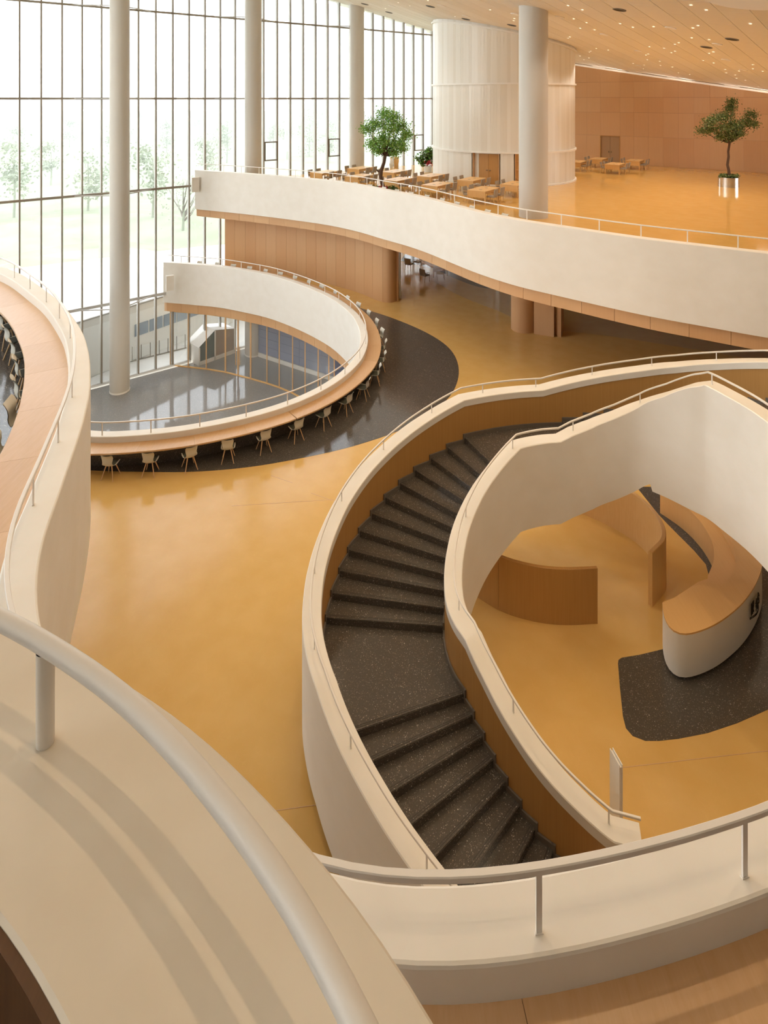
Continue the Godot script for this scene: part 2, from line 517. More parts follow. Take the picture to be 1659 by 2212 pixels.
func _ready() -> void:
	# ----- camera -----
	var cam := Camera3D.new()
	cam.name = "camera"
	add_child(cam)
	cam.position = Vector3(0, EYE, 0)
	cam.keep_aspect = Camera3D.KEEP_HEIGHT
	cam.set_frustum(0.05 * 2212.0 / FOC, Vector2(0.0, -0.05 * (1106.0 - HORIZON) / FOC), 0.05, 2000.0)
	cam.current = true
	# ----- sky and exposure -----
	var env := Environment.new()
	var sky := Sky.new()
	var sm := ProceduralSkyMaterial.new()
	sm.sky_top_color = Color("e6edf5"); sm.sky_horizon_color = Color("f7f8f7"); sm.sky_curve = 0.2
	sm.ground_bottom_color = Color("c9c9c4"); sm.ground_horizon_color = Color("f2f3f1")
	sm.sun_angle_max = 0.0
	sm.sky_energy_multiplier = 1.0; sm.ground_energy_multiplier = 1.0
	sky.sky_material = sm
	env.background_mode = Environment.BG_SKY
	env.sky = sky
	env.background_energy_multiplier = 8.3
	env.tonemap_mode = Environment.TONE_MAPPER_LINEAR
	env.tonemap_exposure = 0.9
	env.sdfgi_enabled = true; env.ssao_enabled = true; env.ssil_enabled = true
	env.volumetric_fog_enabled = true; env.volumetric_fog_density = 0.0
	var we := WorldEnvironment.new()
	we.name = "environment"
	we.environment = env
	add_child(we)
	materials()
	shell()
	balconies()
	staircase()
	reception()
	under_balcony()
	entrance()
	seating()
	greenery()
	outside()
	ceiling_fittings()

var ring := []
var far2 := []
var near2 := []
var near3 := []
const T1 := 0.95          # tops of the balcony walls
const T2 := 7.05
const T3 := 10.75

func lines() -> void:
	var a := PL([[352.4, 566.5], [397, 569.4], [421, 571.3], [469.3, 575], [517.6, 582.2], [577.6, 593.3], [626.8, 607.7], [670.2, 623.7], [713.6, 643.9], [742.5, 664.2], [762, 683], [774, 705], [779, 728], [775, 752], [764, 775], [739.7, 800], [699, 829], [647, 855], [577.6, 879.7], [482, 903], [382, 920.5], [290, 928.5], [200, 930]], T1)
	a.append_array(XZ([[-12.5, 20.9], [-16.2, 23.4], [-19.2, 27.0], [-21.2, 31.0], [-22.3, 34.8]], T1))
	ring = curve(a, 0.25, 6)
	var b := [Vector3(-13.1, T2, -41.7)]
	b.append_array(PL([[428, 368], [500, 372.5], [600, 380], [700, 389], [770, 398.5], [830, 410], [880, 419], [930, 430.5], [980, 444], [1030, 457], [1080, 468], [1130, 477.5], [1230, 492.5], [1330, 507.5], [1430, 521], [1530, 532.5], [1659, 547.5]], T2))
	b.append_array(XZ([[15.5, 17.6], [20, 16.2], [28, 14.6], [41.5, 13.2]], T2))
	far2 = curve(b, 0.3, 5)
	var c := XZ([[-29.8, 21.4], [-26, 21.4], [-22, 21.2], [-16.5, 20.0], [-13.6, 18.9]], T2)
	c.append_array(PL([[0, 575], [24.4, 582.3], [48.8, 592.9], [73.2, 608.3], [97.6, 626.2], [122, 644], [143, 665], [162.7, 691.3], [179, 717.4], [188.7, 746.6], [194.4, 776], [196, 815], [194, 850], [188, 880], [181, 910.6], [164.5, 962.3], [145.7, 1016.3], [124.6, 1079.8], [105.8, 1126.8], [91.7, 1173.8], [82.3, 1220.8], [78.7, 1267.9], [81, 1314.9], [88, 1357]], T2))
	c.append_array(XZ([[-2.72, 5.1], [-2.05, 4.58], [-1.25, 4.16]], T2))
	c.append_array(PL([[683, 1875.3], [727.7, 1890.6], [810.6, 1907], [887, 1913], [983, 1911.7], [1078.7, 1903.4], [1174.5, 1888], [1270, 1867], [1366, 1844.7], [1461.7, 1817], [1557.5, 1784], [1659, 1745.7]], T2))
	c.append_array(XZ([[3.4, 4.55], [5.5, 5.6], [9, 7.2], [14, 8.6], [22, 9.6], [41.5, 10.2]], T2))
	near2 = curve(c, 0.18, 4)
	var d := XZ([[-9, 1.75], [-5, 1.75], [-2.8, 1.68], [-1.7, 1.56]], T3)   # middle line of the rail in front of the camera
	d.append_array(PL([[0, 1338], [100, 1396], [200, 1454], [300, 1536], [400, 1637], [500, 1757], [600, 1892], [700, 2050], [770, 2200]], T3 + 0.19))
	d.append_array(XZ([[0.05, 0.585], [0.15, 0.42], [0.24, 0.2], [0.3, -0.1], [0.33, -0.6]], T3))
	for i in d.size(): d[i].y = T3
	near3 = curve(d, 0.05, 5)

func shell() -> void:
	lines()
	var b: MB
	# ----- floors -----
	var f1 := struct("floor", "glossy ochre resin floor of the middle storey")
	var poly := offset(ring, -0.18)
	poly.append_array(XZ([[-23.2, 34.3], [-29.9, 29.2], [-29.9, -8], [41.8, -8], [41.8, 39.7], [12.2, 60.7]]))
	b = MB.new(); b.slab(poly, Y1, -2.4)
	part("resin_floor", b, M.yellow, f1)
	var dark := PL([[771.5, 663.6], [817.8, 677], [867, 694.5], [916, 716], [953.8, 738], [977, 759.7], [988.5, 782.8], [991.4, 806], [985.6, 832], [968, 861], [915, 905], [847.6, 936.5], [804.6, 951], [761.5, 964.6], [716, 976], [650, 990], [550, 1007.5], [450, 1017.5], [375, 1020], [300, 1019], [225, 1017.5]], 0.0)
	dark.append_array(XZ([[-11.5, 19.7], [-15.5, 21.0], [-19.5, 25.0]]))
	dark = curve(dark, 0.3, 2)
	var inner := offset(ring, -0.2)
	var strip := dark.duplicate()
	inner.reverse()
	for p: Vector3 in inner:   # closes the crescent along the foot of the ring wall
		if p.x > -19.0 and not (p.z < -36.5): strip.append(Vector3(p.x, 0, p.z))
	b = MB.new(); b.slab(strip, 0.004, -0.01)
	part("terrazzo_inlay", b, M.terrazzo, f1, "dark speckled terrazzo crescent in the ochre floor")
	for s in [[[500, 1093], [720, 1079]], [[585, 1027], [632, 1043]], [[672, 1065], [722, 1083]], [[575, 1754], [690, 1738]], [[1335, 1659], [1659, 1622]]]:
		var p := P(s[0][0], s[0][1], 0.0); var q := P(s[1][0], s[1][1], 0.0)
		b = MB.new(); b.bar(p + Vector3.UP * 0.001, q + Vector3.UP * 0.001, 0.012, 0.004)
		part("joint_strip", b, M.counter[2], f1)
	var f0 := struct("floor_lower", "grey speckled terrazzo floor of the entrance level")
	b = MB.new(); b.slab(XZ([[-29.8, 29.0], [-29.8, 8], [6, 8], [6, 55.9]]), Y0, Y0 - 0.3)
	part("terrazzo_floor", b, M.lowterrazzo, f0)
	var f2 := struct("floor_upper", "glossy ochre resin floor of the upper reading balcony")
	poly = offset(far2, -0.18)
	poly.append_array(XZ([[41.8, 39.7], [12.2, 60.7]]))
	b = MB.new(); b.slab(poly, Y2, 4.0)
	part("resin_floor", b, M.yellow2, f2)
	poly = offset(near2, 0.18)
	poly.append_array(XZ([[41.5, -8], [-29.8, -8]]))
	b = MB.new(); b.slab(poly, Y2, 4.2)
	part("terrazzo_floor", b, M.terrazzo, f2)
	poly = offset(near3, 0.12)
	poly.append_array(XZ([[0.3, -8], [-9, -8]]))
	var f3 := struct("floor_gallery", "floor of the top gallery")
	b = MB.new(); b.slab(poly, T3 - 1.0, T3 - 1.4)
	part("gallery_floor", b, M.walnut, f3)
	# ----- ceiling -----
	var ce := struct("ceiling", "sloping cream panelled ceiling")
	b = MB.new()
	for i in range(-30, 42, 2):
		for j in range(-8, 62, 2):
			var q := []
			for c in [[0, 0], [2, 0], [2, 2], [0, 2]]:
				var x := float(i + c[0]); var z := float(j + c[1])
				q.append(Vector3(x, cy(x, z) + 0.035, -z))
			var mx := i + 1.0; var mz := j + 1.0
			if mz > 51.8 + 0.7515 * mx + 1.5 or mz > 69.5 - 0.712 * mx + 1.5: continue
			b.quad(q[0], q[1], q[2], q[3], Vector3.DOWN)
			for c in 4: q[c] = q[c] + Vector3.UP * 0.3
			b.quad(q[0], q[1], q[2], q[3], Vector3.UP)
	part("ceiling_deck", b, M.ceiling[1], ce)
	var along := Vector3(0.66, 0, -0.751); var across := Vector3(0.751, 0, 0.66)
	var count := 0
	for r in range(-32, 34):
		for k in range(-2, 17):
			var o := Vector3(10.4, 0, -21.4) + across * (r * 1.06) + along * ((k - 4) * 4.0 + (posmod(r, 3)) * 1.33)
			var c := o + across * 0.53 + along * 2.0
			var z := -c.z
			if z > 50.6 + 0.7515 * c.x or z > 67.8 - 0.712 * c.x or z < 8 or c.x < -14: continue
			var v := HORIZON - (cy(c.x, z) - EYE) * FOC / z; var u := CX + c.x / z * FOC
			if v < -70 or v > 215 or u < 640 or u > 1760 or Vector2(c.x - 8.95, z - 45.5).length() < 3.0: continue
			var q := []
			for e in [[0.012, 0.012], [1.048, 0.012], [1.048, 3.988], [0.012, 3.988]]:
				var p: Vector3 = o + across * e[0] + along * e[1]
				q.append(Vector3(p.x, cy(p.x, -p.z), p.z))
			b = MB.new()
			b.quad(q[0], q[1], q[2], q[3], Vector3.DOWN)
			for e in 4:
				var p: Vector3 = q[e]; var w: Vector3 = q[(e + 1) % 4]
				b.quad(p, w, w + Vector3.UP * 0.03, p + Vector3.UP * 0.03, (p + w - q[0] / 2 - q[1] / 2 - q[2] / 2 - q[3] / 2).normalized())
			part("ceiling_panel", b, M.ceiling[posmod(r * 5 + k * 3, 3)], ce)
			count += 1
	print("ceiling panels ", count)
	# ----- walls that close the hall -----
	b = MB.new(); b.box(Vector3(0, 5, 8.2), Vector3(42, 0, 0), Vector3(0, 20, 0), Vector3(0, 0, 0.2))
	part("plaster", b, M.cream, struct("wall_back"))
	var wr := struct("wall_right", "plaster wall out of view on the right")
	b = MB.new()
	b.bx(42, -0.5, -16, 0.4, 13.2, 48.6)
	b.bx(42, 15.5, -16, 0.4, 9.0, 48.6)
	b.bx(42, 8.55, -7, 0.4, 4.9, 30.6)
	part("plaster", b, M.cream, wr)
	var rw := struct("window_3", "window in the right-hand wall out of view")
	for k in 7:
		var z := -22.3 - k * 3.0
		b = MB.new(); b.bx(42.0, 8.55, z, 0.25, 4.9, 0.07)
		part("mullion", b, M.mullion, rw)
		if k < 6:
			b = MB.new(); b.bx(42.0, 8.55, z - 1.5, 0.012, 4.9, 2.9)
			part("pane", b, M.glass, rw)
	var lw := struct("window_2", "glazed side front out of view")
	for k in 13:
		var z := 8.0 - k * 3.0
		b = MB.new(); b.bx(-30.0, 9, z, 0.25, 31, 0.07)
		part("mullion", b, M.mullion, lw)
		if k < 12:
			b = MB.new(); b.bx(-30.0, 9, z - 1.5, 0.012, 31, 2.9)
			part("pane", b, M.glass, lw)
	for y in [Y0 + 0.06, -1.13, 5.96, 12.0, 17.8]:
		b = MB.new(); b.bx(-29.95, y, -10.3, 0.14, 0.14, 37)
		part("transom", b, M.mullion, lw)
	far_wall()
	facade()
	columns()
	drum()

func far_wall() -> void:
	var w := struct("wall_far", "copper-brown timber panelled wall behind the reading balcony")
	var a := Vector3(12.2, 0, -60.75); var d := Vector3(0.8146, 0, 0.58); var nrm := Vector3(-0.58, 0, 0.8146)
	var b := MB.new()
	var mid := a + d * 18.2 - nrm * 0.25
	b.box(Vector3(mid.x, 5.0, mid.z), d * 18.6, Vector3.UP * 13, nrm * 0.15)
	part("backing", b, M.joint, w)
	# door leaf position along the wall
	var du0 := 9.6; var du1 := 11.35
	var best := INF
	for i in 400:
		var p := a + d * (i * 0.05)
		var u := CX + p.x / -p.z * FOC
		if absf(u - 1296) < best: best = absf(u - 1296); du0 = i * 0.05
	du1 = du0 + 1.75
	var rows := [Y2, 8.62, 10.75, 12.1, 13.5, 22.0]
	var s := du0 - 1.2 * 9
	while s < 36.4:
		var e := s + 1.2 if absf(s - du0) > 0.01 else s + 1.75
		for r in 5:
			if absf(s - du0) < 0.01 and r == 0: continue
			if s < 0.0 : continue
			var p := a + d * (s + 0.0025); var q := a + d * (e - 0.0025)
			var y0: float = rows[r] + 0.006; var tp := minf(rows[r + 1] - 0.006, cy(p.x, -p.z)); var tq := minf(rows[r + 1] - 0.006, cy(q.x, -q.z))
			if tp < y0 + 0.02 or tq < y0 + 0.02: continue
			b = MB.new()
			var f := nrm * 0.0; var g := nrm * -0.1
			var c := [Vector3(p.x, y0, p.z), Vector3(q.x, y0, q.z), Vector3(q.x, tq, q.z), Vector3(p.x, tp, p.z)]
			b.quad(c[0] + f, c[1] + f, c[2] + f, c[3] + f, nrm)
			for i in 4:
				var m: Vector3 = (c[i] + c[(i + 1) % 4]) / 2 - (c[0] + c[1] + c[2] + c[3]) / 4
				b.quad(c[i] + f, c[(i + 1) % 4] + f, c[(i + 1) % 4] + g, c[i] + g, m.normalized())
			part("wall_panel", b, M.panel[(r * 2 + int(s * 3)) % 3], w)
		s = e
	# white cove strip along the ceiling line; its glow is added
	b = MB.new()
	for i in 36:
		var p := a + d * float(i) + nrm * 0.06; var q := a + d * float(i + 1) + nrm * 0.06
		b.bar(Vector3(p.x, cy(p.x, -p.z) - 0.1, p.z), Vector3(q.x, cy(q.x, -q.z) - 0.1, q.z), 0.12, 0.16)
	part("added_glow_strip", b, M.cove, w, "white cove strip with added glow where wall meets ceiling")
	for i in 6:
		var p := a + d * (5.0 + i * 5.5) + nrm * 0.16
		var l := AreaLight3D.new()  # fill lights added along the strip to brighten the ceiling
		l.name = "added_cove_fill"
		l.area_size = Vector2(5.0, 0.14)
		l.light_color = Color("fff3e4"); l.light_energy = 2.5
		l.area_range = 60.0
		l.shadow_enabled = true
		l.position = Vector3(p.x, cy(p.x, -p.z) - 0.12, p.z)
		l.rotation.y = atan2(-nrm.x, -nrm.z)
		w.add_child(l, true)
	var dr := struct("door_1", "double timber door set into the far wall")
	for k in 2:
		b = MB.new()
		var p := a + d * (du0 + 0.06 + 0.82 * k + 0.405) - nrm * 0.09
		b.box(Vector3(p.x, Y2 + 1.24, p.z), d * 0.4, Vector3.UP * 1.22, nrm * 0.025)
		var leaf := part("door_leaf", b, M.doorwood, dr)
		b = MB.new()
		var h := p + d * (0.3 if k == 0 else -0.3) + nrm * 0.05
		b.bx(h.x, Y2 + 1.05, h.z, 0.05, 0.14, 0.05)
		part("door_handle", b, M.steel, leaf)
	b = MB.new()
	for k in 2:
		var p := a + d * (du0 + 0.02 + 1.71 * k) - nrm * 0.05
		b.box(Vector3(p.x, Y2 + 1.25, p.z), d * 0.03, Vector3.UP * 1.25, nrm * 0.07)
	var tp2 := a + d * (du0 + 0.875) - nrm * 0.05
	b.box(Vector3(tp2.x, Y2 + 2.5, tp2.z), d * 0.87, Vector3.UP * 0.03, nrm * 0.07)
	part("door_frame", b, M.stairwood, dr)

func facade() -> void:
	var w := struct("window_1", "tall glazed front with slim metal mullions")
	var d := Vector3(0.7995, 0, -0.6008); var inn := Vector3(0.6008, 0, 0.7995)
	var rows := [Y0, -1.13, 5.96, 12.0, 17.8, 30.0]
	var n0 := -16; var n1 := 30
	for n in range(n0, n1 + 1):
		var p := fac(1.56 + 1.12 * n)
		var top := cy(p.x, -p.z) + 0.1
		var b := MB.new()
		b.box(Vector3(p.x, (Y0 + top) / 2, p.z) + inn * 0.06, d * 0.042, Vector3.UP * (top - Y0) / 2, inn * 0.06)
		var ml := part("mullion", b, M.mullion, w)
		b = MB.new()
		b.box(Vector3(p.x, (Y0 + top) / 2, p.z) - inn * 0.13, d * 0.04, Vector3.UP * (top - Y0) / 2, inn * 0.1)
		part("outer_fin", b, M.mullion2, ml)
		if n == n1: continue
		var q := fac(1.56 + 1.12 * (n + 1))
		for r in 5:
			var yt := minf(rows[r + 1], cy((p.x + q.x) / 2, -(p.z + q.z) / 2) + 0.1)
			if yt - rows[r] < 0.2: continue
			b = MB.new()
			b.box(Vector3((p.x + q.x) / 2, (rows[r] + yt) / 2, (p.z + q.z) / 2), d * 0.525, Vector3.UP * ((yt - rows[r]) / 2 - 0.03), inn * 0.006)
			part("pane", b, M.glass, w)
	for r in 5:
		var b := MB.new()
		var p := fac(1.56 + 1.12 * n0); var q := fac(1.56 + 1.12 * n1)
		if r == 4:
			q = fac(26.8)
		var y: float = rows[r] + (0.06 if r == 0 else 0.0)
		var th: float = [0.12, 0.18, 0.15, 0.12, 0.12][r]
		b.bar(Vector3(p.x, y, p.z) + inn * 0.07, Vector3(q.x, y, q.z) + inn * 0.07, 0.14, th)
		part("transom", b, M.mullion2 if r < 2 else M.mullion, w)
	for n in [7, 12, 20]:   # opening lights above the balcony floor
		var c := fac(1.56 + 1.12 * (n + 0.5))
		var b := MB.new()
		for s in [-1.0, 1.0]:
			b.box(Vector3(c.x, 8.05, c.z) + d * 0.49 * s + inn * 0.12, d * 0.035, Vector3.UP * 0.68, inn * 0.06)
			b.box(Vector3(c.x, 8.05 + 0.68 * s, c.z) + inn * 0.12, d * 0.525, Vector3.UP * 0.045, inn * 0.06)
		part("casement_frame", b, M.grey, w)

func columns() -> void:
	for k in 5:
		var p := Vector3(-16.47, 0, -37.5) + Vector3(7.15, 0, -5.38) * (k - 1)
		var names := ["behind the wall of chairs", "pale round column standing on the entrance floor inside the glass front", "pale round column rising behind the end of the upper balcony wall", "pale round column between the glass front and the leafy tree", "pale round column hidden behind the ribbed drum"]
		if k == 0 or k == 4: continue
		var t := thing("round_column", names[k], "column", "", Vector3(p.x, Y0, p.z))
		var b := MB.new()
		var h := cy(p.x, -p.z) - Y0 + 0.3
		b.lathe(Vector3.ZERO, [Vector2(0.585, 0), Vector2(0.585, h)], 48)
		part("shaft", b, M.column, t)
		b = MB.new()
		b.lathe(Vector3.ZERO, [Vector2(0.6, 0.0), Vector2(0.6, 0.1), Vector2(0.585, 0.1)], 48)
		part("base_trim", b, M.white, t)
		for y in [-1.13, 5.96, 12.0, 17.8]:
			for s in [-1.0, 1.0]:
				b = MB.new()
				b.bar(Vector3(0.2, y - Y0, 0.2) * Vector3(0, 1, 0), Vector3(0.7995, 0, -0.6008) * 2.3 * s + Vector3(-0.6008, 0, -0.7995) * 1.42 + Vector3.UP * (y - Y0), 0.05, 0.06)
				part("brace", b, M.mullion2, t)
	var q := Vector3(7.47, 0, -30.1)
	var t := thing("round_column", "thick pale column standing free on the upper balcony floor", "column", "", Vector3(q.x, Y2, q.z))
	var b := MB.new()
	b.lathe(Vector3.ZERO, [Vector2(0.71, 0), Vector2(0.71, 12)], 56)
	part("shaft", b, M.column, t)

func drum() -> void:
	var c := Vector3(8.95, 0, -45.5)
	var t := thing("ribbed_drum", "large cream ribbed glass drum with three white bands", "drum room", "", Vector3(c.x, 0, c.z))
	var R := 5.24
	var n := 90
	var a0 := PI * 0.5 - 1.85; var a1 := PI * 0.5 + 1.95
	var core := MB.new()
	var rows := [[-0.0, 3.95], [Y2, 8.3], [8.42, 12.95], [13.07, 25.0]]
	var arc := func(r: float, x: float) -> Vector3: return Vector3(cos(x) * r, 0, sin(x) * r)
	var door0 := 1.81; var door1 := 2.15; var book0 := 1.46; var book1 := 1.6
	for i in n:
		var x := lerpf(a0, a1, i / float(n)); var y := lerpf(a0, a1, (i + 1) / float(n))
		for r in 4:
			if r == 0: continue
			var m := (x + y) / 2
			if r == 1 and ((m > door0 and m < door1) or (m > book0 and m < book1)): continue
			var b := MB.new()
			var bot: float = rows[r][0]
			var p: Vector3 = arc.call(R, x + 0.0006); var q: Vector3 = arc.call(R, y - 0.0006); var s: Vector3 = arc.call(R + 0.014, m)
			var tp: float = rows[r][1]; var tq := tp; var ts := tp
			if r == 3:
				tp = cy(c.x + p.x, -(c.z + p.z)); tq = cy(c.x + q.x, -(c.z + q.z)); ts = (tp + tq) / 2
			var ns := s.normalized()
			for w in 3:   # three shallow flutes to a panel
				var A := p.lerp(q, w / 3.0); var B := p.lerp(q, (w + 1) / 3.0); var C: Vector3 = (A + B) / 2 + ns * 0.004
				var ha := lerpf(tp, tq, w / 3.0); var hb := lerpf(tp, tq, (w + 1) / 3.0); var hc := (ha + hb) / 2
				var side := (q - p).normalized() * 0.09
				for e in [[A, C, (ns - side).normalized(), ns, ha, hc], [C, B, ns, (ns + side).normalized(), hc, hb]]:
					var a := Vector3(e[0].x, bot, e[0].z); var bb := Vector3(e[1].x, bot, e[1].z); var cc := Vector3(e[1].x, e[5], e[1].z); var dd := Vector3(e[0].x, e[4], e[0].z)
					b.tri(a, bb, cc, e[2], e[3], e[3]); b.tri(a, cc, dd, e[2], e[3], e[2])
			part("ribbed_panel", b, M.flute[(i * 7 + r * 3 + (i / 3)) % 4], t)
	core.lathe(Vector3.ZERO, [Vector2(R - 0.06, 0), Vector2(R - 0.06, 4.0)], 72)
	core.lathe(Vector3.ZERO, [Vector2(R - 0.25, Y2), Vector2(R - 0.25, 8.35)], 72)
	for i in 72:
		var x := TAU * i / 72; var y := TAU * (i + 1) / 72
		var p: Vector3 = arc.call(R - 0.03, x); var q: Vector3 = arc.call(R - 0.03, y)
		core.quad(Vector3(p.x, 8.35, p.z), Vector3(q.x, 8.35, q.z), Vector3(q.x, cy(c.x + q.x, -(c.z + q.z)), q.z), Vector3(p.x, cy(c.x + p.x, -(c.z + p.z)), p.z), (p + q).normalized())
	core.lathe(Vector3.ZERO, [Vector2(R - 0.25, 8.35), Vector2(R - 0.03, 8.35)], 72)
	part("inner_wall", core, M.flute[1], t)
	for y in [8.36, 13.01, Y2 + 0.05]:
		var b := MB.new()
		b.lathe(Vector3.ZERO, [Vector2(R, y - 0.06), Vector2(R + 0.1, y - 0.06), Vector2(R + 0.1, y + 0.06), Vector2(R, y + 0.06)], 96)
		part("band", b, M.white, t)
	var b := MB.new()
	for i in 96:
		var x := TAU * i / 96; var y := TAU * (i + 1) / 96
		var p: Vector3 = arc.call(R + 0.06, x); var q: Vector3 = arc.call(R + 0.06, y)
		b.bar(Vector3(p.x, cy(c.x + p.x, -(c.z + p.z)) - 0.22, p.z), Vector3(q.x, cy(c.x + q.x, -(c.z + q.z)) - 0.22, q.z), 0.14, 0.12)
	part("top_band", b, M.white, t)
	# recessed door with its reveals
	for k in 2:
		b = MB.new()
		var x := lerpf(door0, door1, 0.02 + k * 0.39); var y := lerpf(door0, door1, 0.02 + (k + 1) * 0.39)
		var p: Vector3 = arc.call(R - 0.2, x); var q: Vector3 = arc.call(R - 0.2, y)
		b.box(Vector3((p.x + q.x) / 2, Y2 + 1.08, (p.z + q.z) / 2), (q - p) / 2 * 0.99, Vector3.UP * 1.07, (p + q).normalized() * 0.03)
		var leaf := part("door_leaf", b, M.stairwood, t, "brown timber door leaf")
		b = MB.new()
		var h := p.lerp(q, 0.85 if k == 0 else 0.15) * 1.012
		b.bx(h.x, Y2 + 1.05, h.z, 0.12, 0.06, 0.06)
		part("door_handle", b, M.steel, leaf)
	for e in [door0, door1, book0, book1]:
		b = MB.new()
		var p: Vector3 = arc.call(R - 0.12, e)
		b.box(Vector3(p.x, Y2 + 1.1, p.z), p.normalized() * 0.14, Vector3.UP * 1.1, Vector3(-p.z, 0, p.x).normalized() * 0.02)
		part("reveal", b, M.panel[1], t)
	b = MB.new()
	var pm: Vector3 = arc.call(R - 0.22, (book0 + book1) / 2)
	b.box(Vector3(pm.x, Y2 + 1.1, pm.z), Vector3(-pm.z, 0, pm.x).normalized() * 0.3, Vector3.UP * 1.1, pm.normalized() * 0.02)
	part("niche_back", b, M.oak, t)
	for k in 3:
		b = MB.new(); b.box(Vector3(pm.x, Y2 + 0.5 + 0.6 * k, pm.z) + pm.normalized() * 0.1, Vector3(-pm.z, 0, pm.x).normalized() * 0.3, Vector3.UP * 0.015, pm.normalized() * 0.1)
		part("niche_shelf", b, M.oak, t)

func balconies() -> void:
	var t := thing("ring_balcony", "oval cream balcony wall with timber counter round the entrance void", "balcony")
	balcony(t, ring, T1, -1.76, 0.36, -1.0, 1.55, 1.2, 0.42, 0.62)
	counter(t, ring, 0.36, 0.6, 0.75, 0.0, -1.0)
	var b := MB.new()
	b.box(fac(1.2) + Vector3(1.35, -0.25, 0.1), Vector3(0.22, 0, -0.1), Vector3.UP * 0.5, Vector3(0.06, 0, 0.1))
	part("end_bracket", b, M.cream, t)
	t = thing("upper_balcony", "long wavy cream balcony wall below the reading tables", "balcony")
	balcony(t, far2, T2, 4.35, 0.36, -1.0, 1.5, 0.8, 0.42, 0.5)
	counter(t, far2, 0.36, 0.55, Y2 + 0.73, Y2, -1.0)
	b = MB.new()
	b.box(Vector3(-12.95, 6.1, -41.3), Vector3(0.22, 0, -0.1), Vector3.UP * 0.5, Vector3(0.06, 0, 0.1))
	part("end_bracket", b, M.cream, t)
	t = thing("side_balcony", "curved cream balcony wall with timber counter sweeping under the top gallery", "balcony")
	balcony(t, near2, T2, 4.6, 0.36, 1.0, 1.4, 0.9, 0.38, 0.3)
	counter(t, near2, 0.36, 0.72, Y2 + 0.73, Y2, 1.0)
	# top gallery in front of the camera
	t = thing("gallery_balcony", "broad cream gallery wall carrying a thick round handrail", "balcony")
	var e := 0.006
	b = MB.new()
	b.sweep(near3, [Vector3(-0.155, T3 - 1.4, 0), Vector3(-0.155, T3 - e, 0), Vector3(-0.155 + e, T3, 0), Vector3(0.19 - e, T3, 0), Vector3(0.19, T3 - e, 0), Vector3(0.19, T3 - 1.4, 0)])
	part("balcony_wall", b, M.cap, t)
	b = MB.new()
	b.sweep(near3, [Vector3(0.19, T3 - 1.0, 0), Vector3(0.19, T3 - 0.008, 0), Vector3(0.205, T3 - 0.008, 0), Vector3(0.205, T3 - 1.0, 0)])
	part("room_lining", b, M.walnut, t, "dark timber lining on the room side")
	b = MB.new()
	var line := []
	for p: Vector3 in near3: line.append(Vector3(p.x, T3 + 0.19, p.z))
	b.tube(line, 0.0175, 24)
	part("handrail", b, M.rail, t)
	var run := 0.0
	var at := P(98, 1603, T3)
	var best := 0; var bd := INF
	for i in near3.size():
		var dd: float = near3[i].distance_to(at)
		if dd < bd: bd = dd; best = i
	for k in range(-4, 3):
		var i := best + k * 27
		if i < 0 or i >= near3.size(): continue
		var p: Vector3 = near3[i] if k != 0 else at
		b = MB.new()
		b.lathe(Vector3(p.x, T3 - 0.01, p.z), [Vector2(0.0165, 0), Vector2(0.0165, 0.19)], 20)
		part("post", b, M.rail, t)

